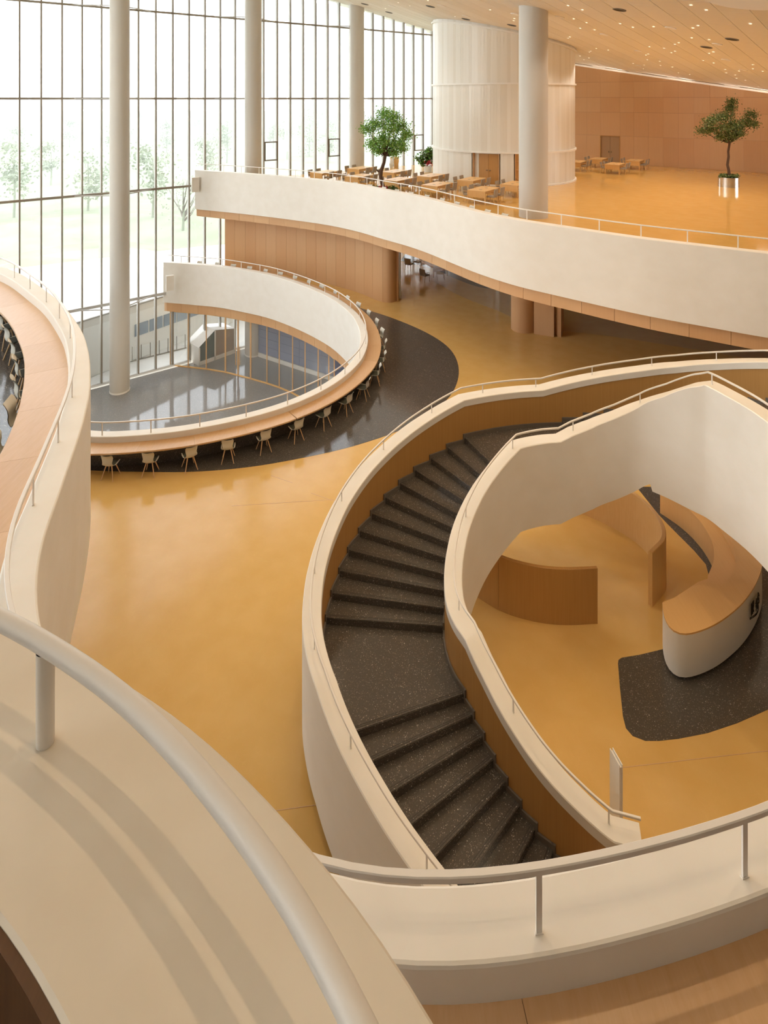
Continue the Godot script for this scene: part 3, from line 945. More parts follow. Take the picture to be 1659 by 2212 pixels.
func staircase() -> void:
	var t := thing("spiral_staircase", "sweeping dark terrazzo staircase between cream and timber walls", "staircase")
	# steps
	for k in range(-9, 26):
		var ka := float(k); var kb := float(k + 1)
		if k == 25: kb = 28.0
		var y: float = LAND + RISE * k
		var o := []; var i := []
		var steps := 2 if kb - ka < 1.5 and k != 0 and k != 12 else 8
		if k == 0 or k == 12: steps = 10
		for s in steps + 1:
			var q := lerpf(ka, kb, s / float(steps))
			o.append(stair_plan(stairs_out, q)); i.append(stair_plan(stairs_in, q))
		for s in o.size():   # tuck the ends into the walls
			var d: Vector3 = (o[s] - i[s]).normalized()
			o[s] += d * 0.05; i[s] -= d * 0.05
		var poly := o.duplicate(); var back := i.duplicate(); back.reverse(); poly.append_array(back)
		var b := MB.new()
		b.slab(poly, y, maxf(y - 0.3, 0.0))
		var called := "step"
		if k == 0 or k == 12 or k == 25: called = "landing"
		var st := part(called, b, M.terrazzo, t)
		var f: Vector3 = (o[1] - o[0]).normalized()
		b = MB.new()
		var a: Vector3 = o[0]; var c: Vector3 = i[0]
		var nn := (c - a).normalized()
		var back_ := Vector3(nn.z, 0, -nn.x)
		if back_.dot(f) < 0: back_ = -back_
		b.box((a + c) / 2 - back_ * 0.004 + Vector3.UP * (y - RISE / 2 - 0.004), (c - a) / 2, Vector3.UP * (RISE / 2 - 0.006), back_ * 0.004)
		part("riser", b, M.terrazzo, st)
		b = MB.new()
		for w in [0.035, 0.065]:
			b.box((a + c) / 2 + back_ * w + Vector3.UP * (y + 0.0005), (c - a) / 2, Vector3.UP * 0.001, back_ * 0.004)
		part("nosing_groove", b, M.dark, st)
		for side in 2:
			var line: Array = o if side == 0 else i
			var inw: Vector3 = (i[0] - o[0]).normalized() * (1.0 if side == 0 else -1.0)
			b = MB.new()
			for s in line.size() - 1:
				var p: Vector3 = line[s] + inw * 0.06; var q: Vector3 = line[s + 1] + inw * 0.06
				b.bar(p + Vector3.UP * (y + 0.045), q + Vector3.UP * (y + 0.045), 0.03, 0.09)
			b.box(line[0] + inw * 0.06 - f * 0.012 + Vector3.UP * (y + 0.01), f * 0.03, Vector3.UP * 0.08, inw * 0.015)
			part("skirting", b, M.skirt, st, "grey skirting strip")
	# walls on both sides
	for side in 2:
		var tab := stairs_out if side == 0 else stairs_in
		var ks := stair_ks(-10.0 if side == 0 else -11.4, 28.0 if side == 0 else 29.0)
		var path := []; var ya := []; var yb := []
		for k: float in ks:
			path.append(stair_plan(tab, k))
			ya.append(stair_y(k) + 0.97)
			var low := stair_y(k) - 0.93
			if k > 19.5: low = 3.05
			yb.append(maxf(low, 0.0))
		# outwards: away from the flight
		var sg := -1.0 if side == 0 else 1.0
		var wall := Node3D.new()
		wall.name = "outer_wall" if side == 0 else "inner_wall"
		t.add_child(wall)
		var b := MB.new()
		b.sweep(path, [Vector3(0.03, 0.0, 1), Vector3(0.03, -0.17, 0), Vector3(0.0, -0.17, 0), Vector3(0.0, -0.015, 0), Vector3(0.012, 0, 0), Vector3(0.345, 0, 0), Vector3(0.36, -0.015, 0), Vector3(0.36, 0.0, 1)], ya, yb, sg)
		part("wall_body", b, M.cream, wall)
		b = MB.new()
		b.sweep(path, [Vector3(0.012, 0.0, 1), Vector3(0.012, -0.17, 0), Vector3(0.03, -0.17, 0), Vector3(0.03, 0.0, 1)], ya, yb, sg)
		part("timber_lining", b, M.stairwood, wall, "brown timber lining facing the steps")
		railing(path, ya, 0.2, sg, 0.23, 1.55, 0.9 if side == 0 else 0.45, wall, 0.038, 0.038, 0.024)
	# plastered underside
	var b := MB.new()
	var pa := []; var pb := []
	for k: float in stair_ks(-10.0, 28.0):
		var low := maxf((stair_y(k) - 0.93) if k <= 19.5 else 3.05, 0.0) + 0.01
		var p := stair_plan(stairs_out, k); var q := stair_plan(stairs_in, k)
		pa.append(Vector3(p.x, low, p.z)); pb.append(Vector3(q.x, low, q.z))
	for i in pa.size() - 1:
		b.quad(pa[i], pb[i], pb[i + 1], pa[i + 1], Vector3.DOWN)
	part("soffit", b, M.cream, t)

func reception() -> void:
	# dark inlay below the desk
	var b := MB.new()
	var mp := PL([[1423, 1112], [1440, 1130], [1465.7, 1156], [1499.4, 1189.6], [1524.6, 1219], [1533, 1250], [1515, 1300], [1480, 1360], [1430.7, 1403], [1381, 1415], [1343, 1421], [1336, 1426], [1335, 1434], [1339, 1484.6], [1345.6, 1547.8], [1352, 1573], [1366.6, 1590], [1394, 1600.5], [1423.5, 1600.5], [1465.7, 1596], [1528.9, 1583.6], [1592, 1562.5], [1659, 1533]], 0.0)
	mp.append_array(XZ([[9.0, 12.3], [10.4, 13.8], [10.9, 15.5], [10.4, 17.2], [9.2, 18.6], [7.8, 18.6]]))
	b.slab(mp, 0.005, -0.01)
	part("terrazzo_mat", b, M.terrazzo, get_node("floor"), "dark speckled terrazzo field under the reception desk")
	var t := thing("reception_desk", "curved white reception desk with timber top and black lettering", "desk")
	var outer := PL([[1430.7, 1301.3], [1432, 1318], [1436, 1335], [1448.8, 1358], [1470, 1369], [1499.4, 1365.8], [1537, 1351.9], [1571, 1330.8], [1604.7, 1301], [1630, 1265.5], [1644.8, 1229.7], [1647, 1205], [1646, 1189.6], [1642.7, 1172.8]], 1.0)
	outer.append_array(XZ([[9.3, 15.7], [9.1, 16.4], [8.75, 17.1]], 1.0))
	var ledge := PL([[1524.6, 1094.8], [1550, 1113.8], [1571, 1147.5], [1588, 1185], [1592, 1210.7], [1579, 1248.6], [1560.5, 1266]], 1.0)
	ledge.push_front(Vector3(8.4, 1.0, -16.85))
	var end := PL([[1526.8, 1250.7], [1507.8, 1257], [1482.5, 1273.9], [1457, 1290.8]], 1.0)
	var top := curve(outer, 0.12, 1)
	var rest := curve(ledge, 0.15, 1)
	var body := top.duplicate()
	var inner := PL([[1423.5, 1054], [1448.8, 1069.5], [1482.5, 1094.8], [1516, 1130.6], [1537.3, 1168.6], [1542.8, 1198], [1539.4, 1219], [1528.9, 1244.4]], 0.75)
	b = MB.new()
	var tp := top.duplicate(); tp.append_array(rest); tp.append_array(end)
	b.slab(tp, 1.0, 0.965)
	part("raised_top", b, M.desk, t, "timber ledge along the front")
	var bd := offset(top, -0.03)
	var wall_in := offset(rest, -0.0)
	var poly := bd.duplicate(); poly.append_array(wall_in); poly.append_array(end)
	b = MB.new(); b.slab(poly, 0.965, 0.09)
	part("carcass", b, M.white, t)
	b = MB.new()
	b.sweep(offset(top, -0.005), [Vector3(0, 0.09, 0), Vector3(0, 0.965, 0), Vector3(-0.03, 0.965, 0), Vector3(-0.03, 0.09, 0)])
	part("white_front", b, M.white, t)
	poly = offset(top, -0.1); poly.append_array(wall_in); poly.append_array(end)
	b = MB.new(); b.slab(poly, 0.1, 0.0)
	part("plinth", b, M.white, t)
	poly = curve(inner, 0.15, 1)
	var r2 := rest.duplicate(); r2.reverse()
	var wt := poly.duplicate()
	wt.append(Vector3(end[0].x, 0, end[0].z))
	for p: Vector3 in r2: wt.append(p)
	b = MB.new(); b.slab(wt, 0.75, 0.71)
	part("work_top", b, M.desk, t, "lower timber work surface behind the ledge")
	b = MB.new()
	b.sweep(rest, [Vector3(-0.002, 0.7, 0), Vector3(-0.002, 1.0, 0), Vector3(0.018, 1.0, 0), Vector3(0.018, 0.7, 0)], [], [], 1.0)
	part("ledge_lining", b, M.desk, t)
	var ii := curve(inner, 0.15, 1)
	b = MB.new()
	b.sweep(ii, [Vector3(0.05, 0.0, 0), Vector3(0.05, 0.71, 0), Vector3(0.09, 0.71, 0), Vector3(0.09, 0.0, 0)], [], [], -1.0)
	part("back_panel", b, M.desk, t)
	# lettering on the front: three characters and a line of small print beneath
	var c0: Vector3 = outer[8].lerp(outer[9], 0.45); var c1: Vector3 = outer[9].lerp(outer[10], 0.3)
	c0.y = 0; c1.y = 0
	var du: Vector3 = (c1 - c0).normalized(); var nn := Vector3(-du.z, 0, du.x)
	if nn.dot(Vector3(0, 0, 1)) < 0: nn = -nn
	var glyphs := [
		[[0.08, 0.95, 0.08, 0.05], [0.08, 0.95, 0.38, 0.95], [0.38, 0.95, 0.38, 0.05], [0.08, 0.66, 0.38, 0.66], [0.08, 0.38, 0.38, 0.38], [0.5, 0.95, 0.5, 0.05], [0.5, 0.95, 0.92, 0.95], [0.92, 0.95, 0.92, 0.66], [0.5, 0.55, 0.9, 0.55], [0.88, 0.55, 0.52, 0.05], [0.58, 0.45, 0.95, 0.05]],
		[[0.35, 1.0, 0.08, 0.68], [0.3, 0.88, 0.75, 0.88], [0.75, 0.88, 0.1, 0.45], [0.25, 0.78, 0.92, 0.48], [0.15, 0.36, 0.82, 0.36], [0.82, 0.36, 0.72, 0.02], [0.48, 0.5, 0.2, 0.0]],
		[[0.48, 1.0, 0.15, 0.6], [0.15, 0.6, 0.85, 0.66], [0.68, 0.85, 0.9, 0.55], [0.2, 0.42, 0.2, 0.0], [0.2, 0.42, 0.8, 0.42], [0.8, 0.42, 0.8, 0.0], [0.2, 0.04, 0.8, 0.04]]]
	var span := c0.distance_to(c1)
	var cell := span / 3.0
	for g in 3:
		b = MB.new()
		for s in glyphs[g]:
			var bow := 0.06 * sin(PI * (g + 0.5) / 3.0)
			var o := c0 + du * cell * (g + 0.02) + nn * (0.028 + bow) + Vector3.UP * 0.56
			var p: Vector3 = o + du * s[0] * cell * 0.94 + Vector3.UP * s[1] * 0.26; var q: Vector3 = o + du * s[2] * cell * 0.94 + Vector3.UP * s[3] * 0.26
			var f := (q - p).normalized()
			b.box((p + q) / 2, (q - p) / 2 + f * 0.008, f.cross(nn) * 0.014, nn * 0.006)
		part("letter", b, M.ink, t, "black raised character")
	b = MB.new()
	for g in 12:
		var bow := 0.06 * sin(PI * (g + 0.5) / 12.0)
		var o := c0 + du * span * (g + 0.5) / 12.0 + nn * (0.028 + bow) + Vector3.UP * 0.485
		b.box(o, du * span / 30.0, Vector3.UP * 0.022, nn * 0.005)
	part("small_print", b, M.ink, t)
	# curved timber screens
	var sa := XZ([[1.35, 15.9], [1.55, 15.4], [1.85, 14.95], [2.28, 14.5], [2.75, 14.12], [3.2, 13.92], [3.7, 13.79], [4.27, 13.75], [4.88, 13.79]])
	var ta := thing("curved_screen", "low curved timber screen standing on the ochre floor inside the stair curve", "screen")
	segments(curve(sa, 0.12, 2), [Vector3(-0.04, 0, 0), Vector3(-0.04, 1.262, 0), Vector3(-0.03, 1.27, 0), Vector3(0.03, 1.27, 0), Vector3(0.04, 1.262, 0), Vector3(0.04, 0, 0)], 2.05, 0.006, "screen_panel", M.stairwood, ta)
	var sb := XZ([[3.9, 18.3], [4.9, 17.9], [5.93, 17.3], [6.72, 16.5], [7.0, 15.85], [7.02, 15.2], [6.8, 14.65], [6.3, 14.24]])
	var tb := thing("curved_screen", "hooked timber screen beside the reception desk", "screen")
	segments(curve(sb, 0.12, 2), [Vector3(-0.05, 0, 0), Vector3(-0.05, 1.262, 0), Vector3(-0.04, 1.27, 0), Vector3(0.04, 1.27, 0), Vector3(0.05, 1.262, 0), Vector3(0.05, 0, 0)], 6.0, 0.006, "screen_panel", M.oak, tb)
	# slim upright sign board
	var p := P(1331, 1634, 1.5)
	var s := thing("sign_board", "slim upright white board standing on the floor past the stair foot", "sign", "", Vector3(p.x, 0, p.z), 0.0)
	var wd := (P(1339, 1650, 1.5) - P(1321.7, 1619, 1.5)).normalized()
	var sd := Vector3(-wd.z, 0, wd.x)
	for e in [-1.0, 1.0]:
		b = MB.new()
		b.box(sd * 0.024 * e + Vector3.UP * 0.76, wd * 0.13, Vector3.UP * 0.74, sd * 0.006)
		part("face_plate", b, M.white, s)
	b = MB.new(); b.box(Vector3.UP * 0.74, wd * 0.125, Vector3.UP * 0.72, sd * 0.017)
	part("core", b, M.rail, s)
	b = MB.new(); b.box(Vector3.UP * 0.01, wd * 0.17, Vector3.UP * 0.01, sd * 0.1)
	part("foot", b, M.white, s)

func under_balcony() -> void:
	# curved timber wall and piers below the upper balcony
	var t := struct("wall_inner", "curved copper-brown timber wall below the upper balcony")
	var line := curve(XZ([[-11.35, 42.9], [-9.0, 42.0], [-6.3, 40.7], [-3.83, 39.1], [-1.67, 37.3], [-0.4, 35.75], [-0.1, 35.5]]), 0.2, 3)
	segments(line, [Vector3(0, 0, 0), Vector3(0, 4.3, 0), Vector3(-0.5, 4.3, 0), Vector3(-0.5, 0, 0)], 0.85, 0.01, "wall_panel", M.panel, t)
	var nose := curve(XZ([[-0.1, 35.5], [0.2, 35.38], [0.5, 35.45], [0.75, 35.7], [0.9, 36.1]]), 0.06, 2)
	segments(nose, [Vector3(0, 0, 0), Vector3(0, 4.3, 0), Vector3(-0.12, 4.3, 0), Vector3(-0.12, 0, 0)], 1.6, 0.0, "rounded_end", M.panel, t)
	var b := MB.new()
	b.box(Vector3(0.97, 2.1, -36.35), Vector3(0.05, 0, 0.0), Vector3.UP * 2.1, Vector3(0, 0, 0.25))
	part("end_strip", b, M.white, t)
	b = MB.new(); b.box(Vector3(0.3, 2.1, -36.2), Vector3(0.55, 0, 0.0), Vector3.UP * 2.1, Vector3(0, 0, 0.5))
	part("end_core", b, M.panel[2], t)
	var q := Vector3(7.6, 0, -31.2)
	var s := thing("timber_pier", "timber-clad pier with rounded end standing under the upper balcony", "pier")
	var rr := 0.62
	b = MB.new()
	b.lathe(Vector3(7.25, 0, -31.35), [Vector2(rr, 0), Vector2(rr, 4.3)], 40)
	part("rounded_end", b, M.panel[0], s)
	var a0 := P(1152, 721, 0.0); var a1 := P(1198, 728.5, 0.0)
	var dd := (a1 - a0).normalized(); var nn := Vector3(-dd.z, 0, dd.x)
	if nn.z < 0: nn = -nn
	b = MB.new(); b.box((a0 + a1) / 2 - nn * 0.45 + Vector3.UP * 2.15, (a1 - a0) / 2 - dd * 0.03, Vector3.UP * 2.15, nn * 0.45)
	part("pier_panel", b, M.panel[1], s)
	b = MB.new(); b.box(a1 - nn * 0.62 + dd * 0.04 + Vector3.UP * 2.15, dd * 0.06, Vector3.UP * 2.15, nn * 0.28)
	part("recess_panel", b, M.panel[2], s)
	b = MB.new(); b.box(a1 - nn * 0.55 + dd * 0.2 + Vector3.UP * 2.15, dd * 0.1, Vector3.UP * 2.15, nn * 0.42)
	part("side_panel", b, M.panel[2], s)
	# clear glass screens
	var g := thing("glass_screen", "curved frameless glass screen between the timber wall and the pier", "glass screen")
	segments(curve(XZ([[2.2, 42.0], [2.8, 40.6], [3.56, 38.9], [4.2, 37.4], [5.0, 36.0], [5.8, 34.9], [6.6, 33.8], [7.2, 32.6]]), 0.3, 2), [Vector3(-0.006, 0.01, 0), Vector3(-0.006, 4.0, 0), Vector3(0.006, 4.0, 0), Vector3(0.006, 0.01, 0)], 1.5, 0.008, "pane", M.screen, g)
	g = thing("glass_screen", "long frameless glass screen running from the pier into the shade", "glass screen")
	segments(curve(XZ([[8.9, 31.2], [10.5, 30.7], [12.3, 30.0], [15.8, 28.3], [19, 26.6], [24, 24.0]]), 0.3, 2), [Vector3(-0.006, 0.01, 0), Vector3(-0.006, 4.0, 0), Vector3(0.006, 4.0, 0), Vector3(0.006, 0.01, 0)], 1.5, 0.008, "pane", M.screen, g)
	b = MB.new()
	b.slab(curve(XZ([[1.2, 44.5], [3.4, 42.5], [5.2, 39.4], [6.6, 38.0], [9, 38.5], [12, 39.5], [6, 45.0], [2, 48]]), 0.4, 1), 0.004, -0.01)
	part("terrazzo_patch", b, M.terrazzo, get_node("floor"))

func entrance() -> void:
	# framed glass wall under the ring
	var t := thing("entrance_screen", "timber-framed glass wall with tall doors below the ring balcony", "glass wall")
	var base := curve(PL([[368, 789.5], [407.8, 793.6], [447.6, 798], [488.6, 805], [515, 811.5], [543, 819], [574.7, 828], [606.5, 839], [638.4, 853], [672, 872], [700, 893], [722, 918]], Y0), 0.15, 3)
	var us := [369, 408, 447.5, 488.5, 515, 543, 575.2, 604.5, 633.7, 660.5, 685.8, 710, 728]
	var ids := []
	for u in us:
		var bi := 0; var bd := INF
		for i in base.size():
			var uu: float = CX + base[i].x / -base[i].z * FOC
			if absf(uu - u) < bd: bd = absf(uu - u); bi = i
		ids.append(bi)
	var top := -2.45
	for k in ids.size():
		var p: Vector3 = base[ids[k]]
		var w := 0.09 if k in [3, 4, 5] else 0.05
		var b := MB.new()
		b.bx(p.x, (Y0 + top) / 2, p.z, w, top - Y0, 0.1)
		part("frame_post", b, M.beech, t)
		if k + 1 < ids.size():
			var q: Vector3 = base[ids[k + 1]]
			b = MB.new()
			b.box((p + q) / 2 + Vector3.UP * ((top - Y0) / 2), (q - p) / 2 * 0.96, Vector3.UP * ((top - Y0) / 2 - 0.04), Vector3(-(q - p).z, 0, (q - p).x).normalized() * 0.006)
			part("pane", b, M.screen, t)
			b = MB.new()
			b.bar(p + Vector3.UP * 0.03, q + Vector3.UP * 0.03, 0.09, 0.06)
			part("bottom_rail", b, M.oak, t)
			b = MB.new()
			b.bar(p + Vector3.UP * (top - Y0 - 0.03), q + Vector3.UP * (top - Y0 - 0.03), 0.09, 0.08)
			part("top_rail", b, M.oak, t)
	for s in [-1.0, 1.0]:
		var p: Vector3 = base[ids[4]]
		var b := MB.new()
		b.tube([p + Vector3(0.13 * s, 0.75, 0.14), p + Vector3(0.13 * s, 1.95, 0.14)], 0.022, 8)
		b.bx(p.x + 0.13 * s, Y0 + 0.95, p.z + 0.08, 0.03, 0.03, 0.12)
		b.bx(p.x + 0.13 * s, Y0 + 1.75, p.z + 0.08, 0.03, 0.03, 0.12)
		part("pull_handle", b, M.beech, t)
	# blue wall behind the glass; its board rows stand in for reflected lines
	var w := struct("wall_entrance", "blue-grey wall beside the entrance doors with reflected lines built as joints")
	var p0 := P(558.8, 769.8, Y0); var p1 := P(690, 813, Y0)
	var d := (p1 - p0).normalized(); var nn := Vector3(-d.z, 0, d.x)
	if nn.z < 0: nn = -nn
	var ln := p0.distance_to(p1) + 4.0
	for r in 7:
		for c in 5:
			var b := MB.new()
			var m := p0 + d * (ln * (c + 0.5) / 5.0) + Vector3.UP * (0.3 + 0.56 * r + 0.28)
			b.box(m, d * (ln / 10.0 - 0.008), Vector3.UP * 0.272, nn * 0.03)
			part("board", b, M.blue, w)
	var b := MB.new()
	b.box(p0 + d * ln / 2 + Vector3.UP * 0.14, d * ln / 2, Vector3.UP * 0.14, nn * 0.06)
	part("light_plinth", b, M.white, w)
	b = MB.new()
	b.box(p0 + d * ln / 2 + Vector3.UP * 2.1 - nn * 0.1, d * ln / 2, Vector3.UP * 2.1, nn * 0.05)
	part("backing", b, M.grey, w)
	# the house-shaped white booth
	var a := P(429.6, 791, Y0); var c := P(487, 770, Y0)
	var booth := thing("entrance_booth", "white house-shaped booth with dark glazed panels inside the glass front", "booth", "", a, 0.0)
	var bdir := (c - a).normalized()
	var bn := Vector3(-bdir.z, 0, bdir.x)
	if bn.z < 0: bn = -bn
	var L := 2.9
	var prof := [Vector2(0, 0), Vector2(L, 0), Vector2(L, 1.75), Vector2(1.25, 2.1), Vector2(0, 1.25)]
	var depth := 1.6
	b = MB.new()
	var fr := []; var bk := []
	for q in prof:
		fr.append(bdir * q.x + Vector3.UP * q.y); bk.append(bdir * q.x + Vector3.UP * q.y - bn * depth)
	var ctr := bdir * L / 2 + Vector3.UP
	for i in 5:
		var j := (i + 1) % 5
		var mid: Vector3 = (fr[i] + fr[j]) / 2 - ctr
		mid -= bn * mid.dot(bn)
		b.quad(fr[i], fr[j], bk[j], bk[i], mid.normalized())
	for i in range(1, 4):
		b.tri(bk[0], bk[i], bk[i + 1], -bn, -bn, -bn)
	for s in [[0.0, 0.0, L, 0.28], [0.0, 0.0, 0.1, 1.25], [1.2, 0.0, 1.32, 2.08], [L - 0.12, 0.0, L, 1.75]]:
		b.quad(bdir * s[0] + Vector3.UP * s[1], bdir * s[2] + Vector3.UP * s[1], bdir * s[2] + Vector3.UP * s[3], bdir * s[0] + Vector3.UP * s[3], bn)
	part("shell", b, M.white, booth)
	b = MB.new()
	var rc := -bn * 0.06
	b.tri(bdir * 0.05 + Vector3.UP * 0.2 + rc, bdir * 1.25 + Vector3.UP * 0.2 + rc, bdir * 1.25 + Vector3.UP * 2.05 + rc, bn, bn, bn)
	b.tri(bdir * 0.05 + Vector3.UP * 0.2 + rc, bdir * 1.25 + Vector3.UP * 2.05 + rc, bdir * 0.05 + Vector3.UP * 1.24 + rc, bn, bn, bn)
	part("glazing", b, mat(Color("4c5a4e"), 0.15), booth, "dark green glazed panel")
	b = MB.new()
	b.quad(bdir * 1.26 + Vector3.UP * 0.2 + rc, bdir * (L - 0.05) + Vector3.UP * 0.2 + rc, bdir * (L - 0.05) + Vector3.UP * 1.72 + rc, bdir * 1.26 + Vector3.UP * 2.06 + rc, bn)
	part("back_panel", b, mat(Color("a3886a"), 0.3), booth, "brown panel")

# ---------- seats and tables ----------
func shell_chair(called: String, label: String, group: String) -> Node3D:   # front towards +z
	var t := thing(called, label, "chair", group)
	var prof := [[0.23, 0.425, 0.4], [0.2, 0.45, 0.44], [0.1, 0.445, 0.47], [-0.04, 0.435, 0.46], [-0.14, 0.45, 0.4], [-0.19, 0.5, 0.34], [-0.205, 0.57, 0.32], [-0.195, 0.64, 0.35], [-0.2, 0.72, 0.385], [-0.235, 0.79, 0.38], [-0.27, 0.825, 0.35]]
	var b := MB.new()
	for side in 2:
		for i in prof.size() - 1:
			for j in 8:
				var q := []; var nn := []
				for c in [[i, j], [i + 1, j], [i + 1, j + 1], [i, j + 1]]:
					var e: Array = prof[c[0]]
					var x: float = (c[1] / 8.0 - 0.5)
					var lift := absf(x) * absf(x) * 0.1
					var p0: Array = prof[maxi(c[0] - 1, 0)]; var p1: Array = prof[mini(c[0] + 1, prof.size() - 1)]
					var tg := Vector3(0, p1[1] - p0[1], p1[0] - p0[0]).normalized()
					var up := Vector3(0, -tg.z, tg.y) if c[0] < 40 else Vector3.UP
					q.append(Vector3(x * e[2], e[1], e[0]) + up * (lift * 1.2 + (0.0 if side == 0 else -0.012)))
					nn.append((up + Vector3(-x * 0.5, 0, 0)).normalized() * (1.0 if side == 0 else -1.0))
				b.tri(q[0], q[1], q[2], nn[0], nn[1], nn[2]); b.tri(q[0], q[2], q[3], nn[0], nn[2], nn[3])
	part("shell", b, M.shell, t)
	b = MB.new()
	b.box(Vector3(0, 0.462, 0.05), Vector3(0.19, 0, 0), Vector3(0, 0.01, 0), Vector3(0, 0, 0.16))
	part("seat_pad", b, M.pad, t, "dark seat pad")
	for x in [-1, 1]:
		for z in [-1, 1]:
			b = MB.new()
			b.tube([Vector3(0.09 * x, 0.43, 0.02 + 0.09 * z), Vector3(0.2 * x, 0.0, 0.02 + 0.22 * z)], [0.02, 0.012], 8)
			part("leg", b, M.beech, t)
	return t

func reading_chair(label: String, group: String) -> Node3D:   # front towards +z
	var t := thing("reading_chair", label, "chair", group)
	var b := MB.new()
	b.bx(0, 0.43, 0.0, 0.46, 0.07, 0.46)
	b.bx(0, 0.47, 0.0, 0.42, 0.02, 0.42)
	part("seat", b, M.fabric, t)
	b = MB.new()
	for i in 6:
		var x := -0.2 + 0.08 * i
		b.box(Vector3(x, 0.66, -0.235 - 0.02 * cos((x) * 5.0)), Vector3(0.0405, 0, 0), Vector3(0, 0.2, -0.03), Vector3(0, 0.004, 0.024))
	b.bx(0, 0.455, -0.2, 0.4, 0.03, 0.06)
	part("backrest", b, M.fabric, t)
	for x in [-1, 1]:
		b = MB.new(); b.tube([Vector3(0.2 * x, 0.4, 0.19), Vector3(0.21 * x, 0, 0.2)], [0.022, 0.015], 6)
		part("leg", b, M.oak, t)
		b = MB.new(); b.tube([Vector3(0.2 * x, 0.42, -0.19), Vector3(0.21 * x, 0, -0.25)], [0.022, 0.015], 6)
		part("leg", b, M.oak, t)
		b = MB.new(); b.tube([Vector3(0.235 * x, 0.63, -0.24), Vector3(0.25 * x, 0.64, 0.0), Vector3(0.235 * x, 0.6, 0.17), Vector3(0.22 * x, 0.42, 0.19)], 0.014, 6)
		part("armrest", b, M.oak, t)
	return t

func reading_table() -> Node3D:
	var t := thing("reading_table", "oak reading table with four taupe chairs", "table", "reading tables on the upper balcony")
	var b := MB.new()
	b.bx(0, 0.735, 0, 1.12, 0.03, 1.9)
	part("tabletop", b, M.oak, t)
	for x in [-1, 1]:
		for z in [-1, 1]:
			b = MB.new(); b.bx(0.525 * x, 0.36, 0.915 * z, 0.06, 0.72, 0.06)
			part("leg", b, M.oak, t)
	for z in [-1, 1]:
		b = MB.new(); b.bx(0, 0.54, 0.92 * z, 0.99, 0.34, 0.02)
		part("end_panel", b, M.oak, t)
		b = MB.new(); b.bx(0, 0.752, 0.38 * z, 0.16, 0.004, 0.1)
		part("socket_flap", b, M.grey, t)
	b = MB.new(); b.bx(-0.51, 0.66, 0, 0.02, 0.12, 1.78); b.bx(0.51, 0.66, 0, 0.02, 0.12, 1.78)
	part("side_rail", b, M.oak, t)
	return t

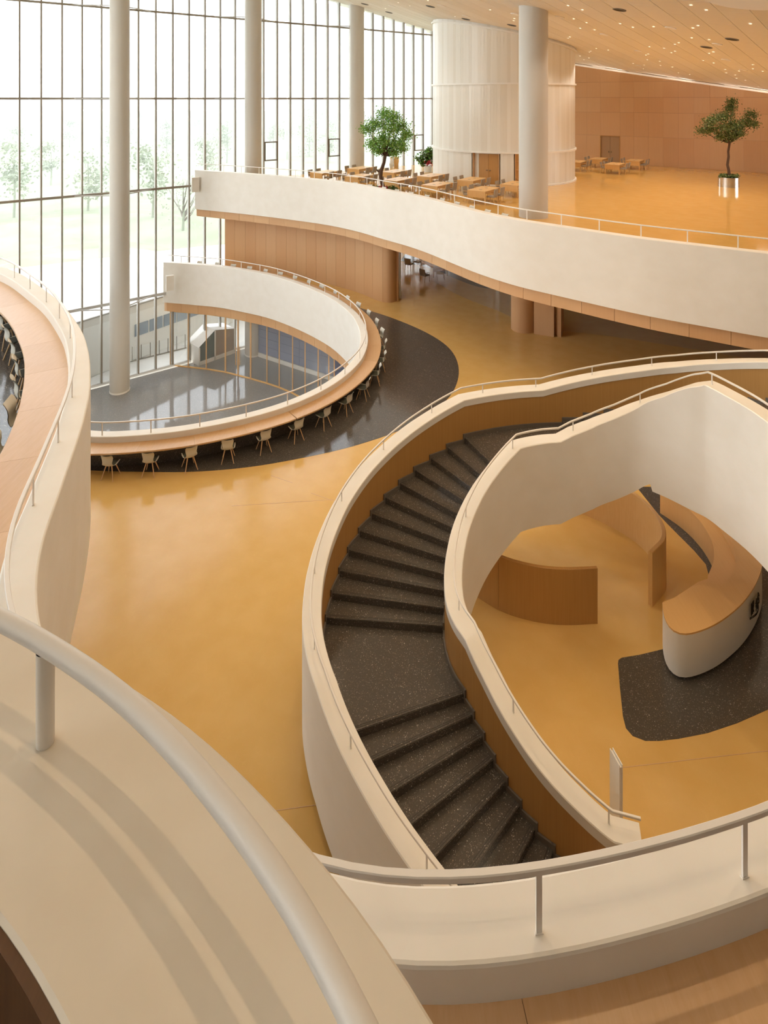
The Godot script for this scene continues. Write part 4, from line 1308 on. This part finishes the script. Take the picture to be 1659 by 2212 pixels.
func seating() -> void:
	# shell chairs around the ring counter
	var proto: Node3D = null
	var line := offset(ring, -0.97)
	var run := 0.0
	var best := 0.0; var bd := INF
	for i in line.size() - 1:
		if line[i].distance_to(Vector3(-8.55, T1, -19.2)) < bd: bd = line[i].distance_to(Vector3(-8.55, T1, -19.2)); best = run
		run += line[i].distance_to(line[i + 1])
	var s := best
	rng.seed = 77
	while s > 2.0:
		var pc := cut(line, s, s + 0.1)
		var f: Vector3 = (pc[-1] - pc[0]).normalized()
		var at := Vector3(pc[0].x, 0.0, pc[0].z); var turn := yaw(Vector3(-f.z, 0, f.x)) + rng.randf_range(-0.3, 0.3)
		if proto == null:
			proto = shell_chair("shell_chair", "pale shell chair with splayed beech legs at the ring counter", "shell chairs round the ring counter")
			proto.position = at; proto.rotation.y = turn
		else: copy(proto, at, turn)
		s -= 1.21 if s > best - 8.0 else 1.3
	# shell chairs on the upper balcony, behind its counter
	line = offset(far2, -0.9)
	run = 0.0
	for i in line.size() - 1:
		var u: float = CX + line[i].x / -line[i].z * FOC
		if u > 690 and u < 1112 and run >= 1.12:
			run = 0.0
			var f: Vector3 = line[i + 1] - line[i]
			copy(proto, Vector3(line[i].x, Y2, line[i].z), yaw(Vector3(-f.z, 0, f.x)), "pale shell chair tucked behind the wavy upper balcony wall", "shell chairs behind the upper balcony wall")
		run += line[i].distance_to(line[i + 1])
	# shell chairs along the counter of the side balcony
	line = offset(near2, 1.02)
	run = 0.0
	for i in line.size() - 1:
		var u: float = CX + line[i].x / -line[i].z * FOC; var v: float = HORIZON + 5.9 * FOC / -line[i].z
		if u > -60 and v > 560 and v < 1300 and line[i].x < -3.0 and run >= 0.96:
			run = 0.0
			var f: Vector3 = line[i + 1] - line[i]
			copy(proto, Vector3(line[i].x, Y2, line[i].z), yaw(Vector3(f.z, 0, -f.x)) + rng.randf_range(-0.25, 0.25), "pale shell chair at the long side counter above the atrium", "shell chairs along the side counter")
		run += line[i].distance_to(line[i + 1])
	# reading tables with four chairs each
	var table: Node3D = null; var chair: Node3D = null
	var turn := -0.607
	var S := Vector3(0.82, 0, 0.572); var Z := Vector3(-0.572, 0, 0.82)
	var tabs := [[1009, 410.3], [987.5, 388.4], [1080.3, 397.8], [669.2, 372.4], [749.6, 363.6], [744, 381], [822, 371], [826, 388.5], [900, 380], [909.6, 399.4], [1271.8, 343.3], [1306, 354.7], [1350.8, 347], [1224, 349.5]]
	var names := ["on the balcony side beside the thick free column", "in front of the drum's brown door", "partly hidden between the drum and the thick column", "at the window end farthest from the drum", "at the foot of the window column", "between the window column and the balcony wall", "by the glass behind the leafy tree's trunk", "right beside the red flowers under the leafy tree", "beside the potted shrub at the drum's edge", "on the balcony side between leafy tree and drum door", "in front of the far wall's double door", "foremost of the far group with open floor before it", "of the far group standing closest to the steel tub", "half hidden behind the drum's curved flank"]
	for k in tabs.size():
		var nl := P(tabs[k][0], tabs[k][1], Y2 + 0.75)
		var c := nl + S * 0.56 - Z * 0.95
		c.y = Y2
		var far := k >= 10
		var lab: String = "oak reading table " + names[k]
		if table == null:
			table = reading_table()
			table.position = c; table.rotation.y = turn; table.set_meta("label", lab)
		else: copy(table, c, turn, lab, "reading tables by the far wall" if far else "reading tables on the upper balcony")
		for sx in [-1.0, 1.0]:
			for sz in [-1.0, 1.0]:
				var at: Vector3 = c + S * 0.72 * sx + Z * 0.44 * sz
				var tn := yaw(-S * sx)
				var cl: String = "taupe upholstered chair at the table " + names[k]
				if chair == null:
					chair = reading_chair(cl, "chairs at reading table 1")
					chair.position = at; chair.rotation.y = tn
				else: copy(chair, at, tn, cl, "chairs at reading table %d" % (k + 1))
	# table and chairs under the balcony, behind the glass screen
	var p := P(930, 603, 0.0)
	copy(table, Vector3(3.42, 0, -41.4), 0.41, "oak table on the middle floor behind the curved glass screen", "tables under the balcony")
	for e in [[918, 608, 2.3], [962, 586, -0.9], [884, 583, 2.6], [903, 578, -2.2]]:
		var q := P(e[0], e[1], 0.0)
		copy(chair, q, e[2], "taupe chair on the middle floor behind the curved glass screen", "chairs under the balcony")
	# small timber stand by the window
	p = P(856, 363, Y2)
	var st := thing("timber_stand", "small timber stand with a white vase by the glass front", "stand", "", p, 0.3)
	var b := MB.new()
	b.lathe(Vector3.ZERO, [Vector2(0.2, 0), Vector2(0.19, 0.35), Vector2(0.23, 0.6), Vector2(0.2, 0.95), Vector2(0, 0.95)], 20)
	part("trunk", b, M.oak, st)
	b = MB.new()
	b.lathe(Vector3(-0.45, 0, 0), [Vector2(0.12, 0), Vector2(0.18, 0.4), Vector2(0.1, 0.75), Vector2(0.15, 0.95)], 18)
	part("vase", b, M.white, st)

# ---------- plants ----------
func leaves(spots: Array, size: float, per: int, spread: float, mats: Array, parent: Node, seed_: int, called := "foliage") -> void:
	rng.seed = seed_
	var bs := [MB.new(), MB.new(), MB.new()]
	for s in spots:
		for i in int(per * s[1]):
			var d: Vector3 = Vector3(rng.randfn(), rng.randfn() * 0.75, rng.randfn()) * spread * s[1] * 0.55
			var c: Vector3 = s[0] + d
			var n := Vector3(rng.randfn(), rng.randfn() + 0.6, rng.randfn()).normalized()
			var a := n.cross(Vector3(rng.randfn(), rng.randfn(), rng.randfn())).normalized()
			var w := n.cross(a)
			var l := size * rng.randf_range(0.6, 1.2)
			var b: MB = bs[rng.randi() % 3]
			b.tri(c - a * l * 0.5, c + w * l * 0.3 + n * l * 0.06, c + a * l * 0.5, n, n, n)
			b.tri(c - a * l * 0.5, c - w * l * 0.3 + n * l * 0.06, c + a * l * 0.5, n, n, n)
	for k in 3:
		if bs[k].v.size():
			var o := part(called, bs[k], mats[k % mats.size()], parent)
			o.set_meta("kind", "stuff")

func grow(parent: Node, trunk: Array, radii: Array, crown: Array, base_r: float) -> void:
	var b := MB.new()
	b.tube(trunk, radii, 10)
	part("trunk", b, M.bark, parent)
	var fork: Vector3 = trunk[-1]
	for s in crown:
		var e: Vector3 = s[0]
		b = MB.new()
		var mid := fork.lerp(e, 0.5) + Vector3(0, -0.12, 0)
		b.tube([fork, mid, e], [base_r, base_r * 0.6, base_r * 0.25], 6)
		part("branch", b, M.bark, parent)

func greenery() -> void:
	var t := thing("leafy_tree", "bright green leafy tree among the reading tables by the glass front", "tree", "", Vector3(0.02, Y2, -36.6))
	var crown := []
	for e in [[-1.2, 4.35, 0.2, 0.75], [-0.8, 3.4, -0.3, 0.85], [-0.6, 4.7, 0.3, 0.8], [-0.05, 5.3, -0.2, 0.85], [0.5, 5.1, 0.3, 0.8], [0.25, 4.4, 0.5, 0.95], [0.95, 4.5, -0.2, 0.85], [1.35, 4.0, 0.2, 0.7], [0.9, 3.5, 0.4, 0.85], [0.3, 3.2, -0.4, 0.85], [-0.2, 3.7, 0.5, 0.9], [-0.5, 3.0, 0.2, 0.6], [0.55, 2.85, 0.2, 0.55], [1.1, 3.1, -0.2, 0.5]]:
		crown.append([Vector3(e[0] + 0.1, e[1] - 0.15, e[2]) * Vector3(0.93, 0.965, 0.93), e[3] * 0.95])
	grow(t, [Vector3(0.05, 0.0, 0), Vector3(-0.08, 0.6, 0.02), Vector3(-0.22, 1.15, 0.05), Vector3(-0.2, 1.5, 0.0), Vector3(-0.02, 2.0, -0.04), Vector3(0.06, 2.45, 0)], [0.13, 0.11, 0.11, 0.12, 0.1, 0.1], crown, 0.055)
	var b := MB.new()
	b.tube([Vector3(-0.2, 1.42, 0.03), Vector3(-0.42, 1.52, 0.05), Vector3(-0.46, 1.6, 0.05)], [0.08, 0.05, 0.03], 8)
	part("cut_limb", b, M.bark, t)
	leaves(crown, 0.125, 820, 0.6, M.leaf, t, 301)
	var bushy := []
	for i in 14: bushy.append([Vector3(cos(i * 2.4) * 0.55, 0.28 + 0.08 * sin(i * 1.7), sin(i * 2.4) * 0.45), 0.4])
	leaves(bushy, 0.2, 240, 0.55, M.leafdark, t, 302, "underplanting")
	leaves([[Vector3(-0.25, 0.42, 0.35), 0.4], [Vector3(0.1, 0.42, 0.4), 0.4]], 0.22, 120, 0.5, [M.red], t, 303, "red_flowers")
	b = MB.new(); b.lathe(Vector3.ZERO, [Vector2(0.62, 0), Vector2(0.62, 0.25), Vector2(0.58, 0.25), Vector2(0.58, 0.2), Vector2(0, 0.2)], 32)
	part("planter", b, M.white, t)
	# tree in a steel tub
	var p := P(1573.7, 403.0, Y2)
	t = thing("potted_tree", "olive-green tree in a polished steel tub on the open balcony floor", "tree", "", p)
	b = MB.new(); b.lathe(Vector3.ZERO, [Vector2(0.64, 0), Vector2(0.64, 0.64), Vector2(0.61, 0.64), Vector2(0.61, 0.56), Vector2(0, 0.56)], 64)
	part("steel_tub", b, M.steel, t)
	b = MB.new(); b.lathe(Vector3.ZERO, [Vector2(0.6, 0.58), Vector2(0.3, 0.66), Vector2(0, 0.68)], 24)
	part("soil", b, M.soil, t)
	crown = []
	for e in [[-1.75, 3.75, 0, 0.55], [-1.4, 4.35, 0.2, 0.6], [-1.1, 3.85, -0.2, 0.7], [-0.75, 4.6, 0.2, 0.7], [-0.45, 3.9, 0.3, 0.85], [-0.1, 4.7, -0.2, 0.75], [0.1, 5.25, 0.1, 0.55], [0.2, 5.7, 0.0, 0.5], [0.25, 4.1, 0.2, 0.85], [0.75, 4.0, -0.2, 0.7], [1.2, 4.35, 0.1, 0.65], [1.5, 4.85, 0.0, 0.55], [1.55, 4.2, 0.2, 0.5], [0.0, 3.4, 0.1, 0.7], [0.6, 3.55, 0.2, 0.5], [-0.6, 3.35, 0, 0.45]]:
		crown.append([Vector3(e[0], e[1], e[2]), e[3]])
	grow(t, [Vector3(0.06, 0.6, 0), Vector3(0.0, 1.1, 0.02), Vector3(-0.07, 1.45, 0), Vector3(-0.01, 2.0, 0.02), Vector3(-0.02, 2.35, 0), Vector3(0.07, 2.9, 0)], [0.1, 0.09, 0.085, 0.08, 0.075, 0.07], crown, 0.045)
	leaves(crown, 0.115, 820, 0.66, M.leafdark, t, 304)
	bushy = []
	for i in 12: bushy.append([Vector3(cos(i * 2.4) * 0.45, 0.7, sin(i * 2.4) * 0.4), 0.3])
	leaves(bushy, 0.14, 240, 0.5, M.leafdark, t, 305, "underplanting")
	# shrubs by the drum
	p = P(924, 371.5, Y2)
	t = thing("potted_shrub", "dark green shrub with red flowers in a white pot beside the drum", "plant", "", p)
	b = MB.new(); b.lathe(Vector3.ZERO, [Vector2(0.28, 0), Vector2(0.36, 0.5), Vector2(0.33, 0.5), Vector2(0.32, 0.44), Vector2(0, 0.44)], 28)
	part("pot", b, M.white, t)
	b = MB.new(); b.tube([Vector3(0, 0.4, 0), Vector3(-0.05, 0.9, 0), Vector3(-0.1, 1.3, 0)], [0.05, 0.04, 0.02], 6)
	part("stem", b, M.bark, t)
	leaves([[Vector3(-0.55, 1.0, 0), 0.6], [Vector3(-0.15, 1.4, 0), 0.7], [Vector3(0.15, 1.7, 0), 0.6], [Vector3(0.1, 1.1, 0), 0.7], [Vector3(-0.4, 0.75, 0.1), 0.5], [Vector3(0.3, 1.35, 0), 0.5]], 0.22, 260, 0.6, [M.leafdark[1], M.leaf[1], M.leafdark[0]], t, 306)
	leaves([[Vector3(0.05, 0.75, 0.35), 0.5]], 0.22, 160, 0.5, [M.red], t, 307, "red_flowers")

# ---------- outdoors ----------
func outside() -> void:
	var b := MB.new()
	b.slab(XZ([[-90, -20], [-30.2, -20], [-30.2, 29.2], [12.3, 60.9], [16, 75], [-90, 75]]), Y0 - 0.02, Y0 - 0.3)
	var g := struct("ground_court", "pale paving of the sunken court outside")
	part("court_paving", b, M.pave, g)
	var pl := struct("ground_plaza", "pale paved plaza and park outside")
	b = MB.new()
	b.slab(XZ([[-19.45, 38.9], [-16.1, 43.6], [-8.0, 55.0], [-1.0, 65.0], [-18.2, 58.5], [-29, 52.3], [-60, 36], [-60, 20], [-34, 18.5]]), -2.4, -2.9)
	part("plaza_paving", b, M.pave, pl)
	b = MB.new()
	b.slab(XZ([[-1.0, 65.0], [-18.2, 58.5], [-29, 52.3], [-60, 36], [-420, 60], [-420, 700], [420, 700], [300, 130], [10, 72]]), -2.45, -2.9)
	part("lawn", b, M.lawn, pl)
	# low white wing with a window band
	var w := thing("garden_wing", "low white outdoor wing with a band of blue windows", "building")
	var a := Vector3(-19.45, 0, -38.9); var e := Vector3(-8.0, 0, -55.0)
	var far := a - (e - a).normalized() * 16.0
	var d := (e - a).normalized(); var n := Vector3(-d.z, 0, d.x)
	if n.dot(Vector3(-14, 0, -39)) > 0: n = -n
	b = MB.new()
	b.box((far + e) / 2 + Vector3.UP * ((Y0 - 2.4) / 2) - n * 0.2, (e - far) / 2, Vector3.UP * 1.9, n * 0.2)
	part("wall", b, M.outer, w)
	for i in 14:
		var s := 19.6 + i * 1.15
		var c := far + d * (s + 0.55)
		b = MB.new(); b.box(Vector3(c.x, -4.15, c.z) + n * 0.02, d * 0.52, Vector3.UP * 0.42, n * 0.02)
		part("window", b, M.outwin, w)
	b = MB.new()
	for i in 8: b.box(far + d * 14.4 + Vector3.UP * (-4.75 + i * 0.12) + n * 0.03, d * 0.45, Vector3.UP * 0.03, n * 0.03)
	part("louver", b, M.grey, w)
	b = MB.new(); b.box((far + e) / 2 + Vector3.UP * -2.36 + n * 0.03, (e - far) / 2, Vector3.UP * 0.05, n * 0.06)
	part("coping", b, M.grey, w)
	# glass balustrade along the court
	var bl := thing("court_balustrade", "low glass balustrade with slim posts in the outdoor court", "balustrade")
	for i in 12:
		var c := P(180.0, 806.0, Y0).lerp(P(400.0, 752.0, Y0), i / 11.0)
		var q := P(180.0, 806.0, Y0).lerp(P(400.0, 752.0, Y0), (i + 1) / 11.0)
		b = MB.new(); b.bx(c.x, Y0 + 0.5, c.z, 0.05, 1.0, 0.05)
		part("post", b, M.grey, bl)
		b = MB.new(); b.box((c + q) / 2 + Vector3.UP * 0.52, (q - c) / 2 * 0.95, Vector3.UP * 0.42, Vector3(-(q - c).z, 0, (q - c).x).normalized() * 0.006)
		part("pane", b, M.screen, bl)
		b = MB.new(); b.bar(c + Vector3.UP * 0.02, q + Vector3.UP * 0.02, 0.12, 0.05)
		part("kerb", b, M.grey, bl)
	# park trees
	rng.seed = 501
	var spots := [[395, 498, 6.5, 0], [30, 470, 9, 1], [190, 455, 8, 1], [330, 470, 9, 1], [620, 345, 10, 1], [668, 338, 13, 2], [712, 352, 9, 1], [445, 395, 8, 1], [110, 400, 7, 1], [250, 372, 9, 1], [40, 345, 8, 1], [490, 352, 9, 1], [150, 318, 8, 1], [360, 330, 9, 1], [590, 320, 8, 1], [20, 290, 9, 1], [300, 285, 9, 1], [430, 290, 10, 1], [510, 280, 9, 1], [85, 268, 10, 1], [200, 262, 10, 1], [640, 300, 10, 1], [725, 305, 9, 1], [845, 315, 10, 1], [905, 300, 10, 1]]
	var lab := ["bare young tree on the lawn outside the glass", "loose pale green park tree outside the glass", "tall dark conifer outside the glass"]
	for s in spots:
		var p := P(s[0], s[1], -2.45)
		var t := thing("park_tree", lab[s[3]], "tree", "park trees" if s[3] == 1 else "", p)
		var h: float = s[2]
		b = MB.new(); b.tube([Vector3.ZERO, Vector3(0.1, h * 0.3, 0), Vector3(0, h * 0.8, 0)], [0.16, 0.12, 0.04], 6)
		part("trunk", b, M.bush, t)
		if s[3] == 0:
			for i in 12:
				var q := rng.randf() * TAU
				b = MB.new(); b.tube([Vector3(0, 0.9 + 0.15 * i, 0), Vector3(cos(q) * 0.9, 1.7 + 0.25 * i, sin(q) * 0.9), Vector3(cos(q) * 1.6, 2.9 + 0.3 * i, sin(q) * 1.6)], [0.09, 0.05, 0.02], 5)
				part("branch", b, M.grey, t)
			leaves([[Vector3(0, 4.2, 0), 3.0]], 0.25, 110, 1.0, [M.bush], t, 11)
			continue
		var cr := []
		for i in 9:
			var q := rng.randf() * TAU; var r := rng.randf() * h * 0.25
			var yy := h * rng.randf_range(0.3, 0.95)
			if s[3] == 2: r = (h - yy) * 0.18; yy = h * (0.1 + 0.1 * i)
			cr.append([Vector3(cos(q) * r, yy, sin(q) * r), h * 0.17])
		leaves(cr, 0.5, 60, 1.0, [M.bush], t, rng.randi() % 9999)
		rng.seed = int(s[0] * 13 + s[1])
	# haze over the park
	var fog := FogVolume.new()
	fog.name = "park_haze"
	fog.size = Vector3(900, 110, 260)
	var fm := FogMaterial.new()
	fm.density = 0.0035; fm.albedo = Color("f4f6f4")
	fog.material = fm
	var ctr := fac(8.0) + Vector3(-0.6008, 0, -0.7995) * 133.0
	fog.position = Vector3(ctr.x, 50, ctr.z)
	fog.rotation.y = atan2(0.6008, 0.7995)
	add_child(fog)
	tag(fog, "pale haze hanging over the park outside", "haze")
	# far towers
	var tw := [[600, 55, 34, 330], [640, 22, 30, 380], [697, 10, 42, 330], [735, 18, 30, 350], [815, 20, 36, 340], [860, 40, 34, 420], [905, 60, 30, 420], [28, 105, 12, 700], [52, 108, 12, 700], [78, 112, 14, 720], [100, 118, 12, 740], [470, 150, 60, 760], [360, 158, 40, 800], [200, 150, 60, 820]]
	for s in tw:
		var z: float = s[3]
		var x: float = (s[0] - CX) / FOC * z
		var h: float = EYE + (HORIZON - s[1]) / FOC * z + 2.45
		var wd: float = s[2] / FOC * z
		var t := thing("distant_tower", "pale distant apartment block seen through the glass", "building", "distant towers", Vector3(x, -2.45, -z), 0.35)
		b = MB.new(); b.bx(0, h / 2, 0, wd, h, wd * 0.7)
		part("block", b, M.tower, t)
		b = MB.new()
		var yy := 4.0
		while yy < h - 2:
			b.bx(0, yy, 0, wd * 0.82, 1.3, wd * 0.7 + 0.6)
			b.bx(0, yy, 0, wd + 0.6, 1.3, wd * 0.5)
			yy += 3.2
		var o := part("window_bands", b, M.towerband, t)
		o.set_meta("kind", "stuff")

# ---------- ceiling fittings and lamps ----------
func lamp_spot(t: Node3D, energy: float, size: float, tint := Color("ffdfb4")) -> void:
	var l := SpotLight3D.new()
	l.name = "beam"
	l.rotation.x = -PI / 2
	l.position.y = -0.03
	l.light_color = tint; l.light_energy = energy; l.light_size = size
	l.spot_angle = 52.0; l.spot_angle_attenuation = 0.6; l.spot_range = 60.0; l.spot_attenuation = 2.0
	l.shadow_enabled = true
	t.add_child(l)

func ceiling_fittings() -> void:
	var tilt := func(p: Vector3) -> Basis:
		var nx := -(cy(p.x + 0.1, -p.z) - cy(p.x - 0.1, -p.z)) / 0.2
		return Basis(Quaternion(Vector3.UP, Vector3(nx, 1.0, 0.0386).normalized()))
	var dl := [[165, 40], [272, 72], [207, 139], [303, 168], [255, 210], [363, 222], [165, 285], [178, 275], [375, 362], [465, 374], [333, 382], [322, 389], [555, 176], [650, 203], [805, 198], [1085, 36], [1200, 73], [1137, 190], [1100, 208], [1090, 282], [1220, 295], [993, 319], [963, 330], [773, 348], [883, 360], [965, 382], [938, 393], [765, 403], [747, 411], [757, 446], [850, 458], [855, 488], [945, 501], [733, 486], [650, 474], [728, 514], [1253, 388], [1220, 398], [1175, 452], [1253, 470], [1340, 519], [1347, 545], [1443, 531], [1415, 561], [1425, 585], [1490, 600], [1545, 484], [1547, 514], [1620, 533], [1530, 176], [990, 545], [1075, 557], [320, 433], [253, 418], [283, 447], [1587, 648]]
	var px := []
	for e in dl: px.append([1180 + e[0] / 3.463, e[1] / 3.463])
	for e in [[708, 3], [573, 42], [485, 18], [390, 63], [1172, 72], [910, 122], [1353, 138], [1348, 153]]: px.append([720 + e[0] / 3.456, e[1] / 3.456])
	var body := MB.new(); body.lathe(Vector3.ZERO, [Vector2(0.075, -0.004), Vector2(0.075, 0.012)], 16)
	body.lathe(Vector3.ZERO, [Vector2(0.05, -0.004), Vector2(0.075, -0.004)], 16)
	var lens := MB.new(); lens.lathe(Vector3.ZERO, [Vector2(0.0, -0.003), Vector2(0.051, -0.003)], 16)
	var bm := body.mesh(); var lm := lens.mesh()
	for i in px.size():
		var p := on_ceiling(px[i][0], px[i][1])
		var t := thing("downlight", "small round recessed downlight glowing in the sloping ceiling", "downlight", "ceiling downlights", p)
		part("trim_ring", bm, M.white, t)
		part("lens", lm, M.lamp, t)
		t.position.y -= 0.02
		if i % 2 == 0: lamp_spot(t, 8.0, 0.05, Color("ffeedd"))
	# dark round air outlets and paler ones
	var vents := [[548, 72, 0.28, 1], [1390, 292, 0.28, 1], [1198, 352, 0.28, 1], [103, 127, 0.24, 0], [432, 258, 0.24, 0], [930, 208, 0.24, 0], [1278, 330, 0.24, 0], [692, 382, 0.24, 0], [1343, 447, 0.24, 0], [690, 490, 0.24, 0], [1475, 523, 0.24, 0]]
	var vp := []
	for e in vents: vp.append([1180 + e[0] / 3.463, e[1] / 3.463, e[2], e[3]])
	for e in [[235, 30, 0.3, 1], [415, 92, 0.3, 1], [725, 47, 0.3, 1], [990, 142, 0.3, 1], [1332, 187, 0.3, 1], [128, 15, 0.26, 0], [438, 45, 0.26, 0], [808, 42, 0.26, 0], [993, 120, 0.26, 0], [1358, 105, 0.26, 0]]: vp.append([720 + e[0] / 3.456, e[1] / 3.456, e[2], e[3]])
	for e in vp:
		var p := on_ceiling(e[0], e[1])
		var t := thing("air_outlet", "dark round air outlet in the sloping ceiling" if e[3] else "shallow cream round dish in the sloping ceiling", "air outlet", "dark ceiling outlets" if e[3] else "cream ceiling dishes", p)
		t.basis = tilt.call(p)
		var b := MB.new()
		var r: float = e[2]
		b.lathe(Vector3.ZERO, [Vector2(r, 0.0), Vector2(r, -0.03), Vector2(r - 0.04, -0.03)], 24)
		part("rim", b, M.grey if e[3] else M.ceiling[2], t)
		b = MB.new(); b.lathe(Vector3.ZERO, [Vector2(r - 0.04, -0.03), Vector2(r * 0.5, -0.012), Vector2(0.0, -0.02)], 24)
		part("throat", b, M.dark if e[3] else M.ceiling[0], t)
	# big round ceiling disc at the right
	var pd := on_ceiling(1605, -3)
	var t := thing("ceiling_disc", "large round cream disc hanging flush below the ceiling", "ceiling disc", "", pd)
	t.basis = tilt.call(pd)
	var b := MB.new(); b.lathe(Vector3.ZERO, [Vector2(1.15, 0.0), Vector2(1.15, -0.1), Vector2(1.1, -0.12), Vector2(0, -0.12)], 48)
	part("disc", b, M.ceiling[0], t)
	# the same downlights go on over the near half of the atrium, brighter
	for e in [[0.93, 2.2], [-0.2, 1.05], [8, 8], [3, 9], [-3, 8.5], [0, 13], [6, 14], [11, 13], [-6, 16], [-1, 20], [5, 21], [11, 19], [-9, 25], [-3, 28]]:
		var q := Vector3(e[0], cy(e[0], e[1]) - 0.02, -e[1])
		var dt := thing("downlight", "small round recessed downlight over the near half of the atrium", "downlight", "atrium downlights", q)
		part("trim_ring", bm, M.white, dt)
		part("lens", lm, M.lamp, dt)
		lamp_spot(dt, 5.5 if e[1] < 3 else 12.0, 0.05)
	# unseen square lamps added over the near half of the atrium for general fill
	for e in [[-8, 15], [1, 17], [8, 18], [12, 10], [-12, 24], [16, 22]]:
		var x := float(e[0]); var z := float(e[1])
		var pl := thing("added_fill_lamp", "unseen square lamp added over the atrium as general fill", "lamp", "added square fill lamps", Vector3(x, cy(x, z) - 0.25, -z))
		b = MB.new(); b.bx(0, 0.06, 0, 1.3, 0.08, 1.3)
		part("housing", b, M.white, pl)
		b = MB.new(); b.bx(0, 0.01, 0, 1.2, 0.02, 1.2)
		part("diffuser", b, M.lamp, pl)
		var l := AreaLight3D.new()
		l.name = "glow"
		l.rotation.x = -PI / 2
		l.position.y = -0.02
		l.area_size = Vector2(1.2, 1.2)
		l.light_color = Color("ffe2bb"); l.light_energy = 12.0
		l.area_range = 60.0
		l.shadow_enabled = true
		pl.add_child(l)
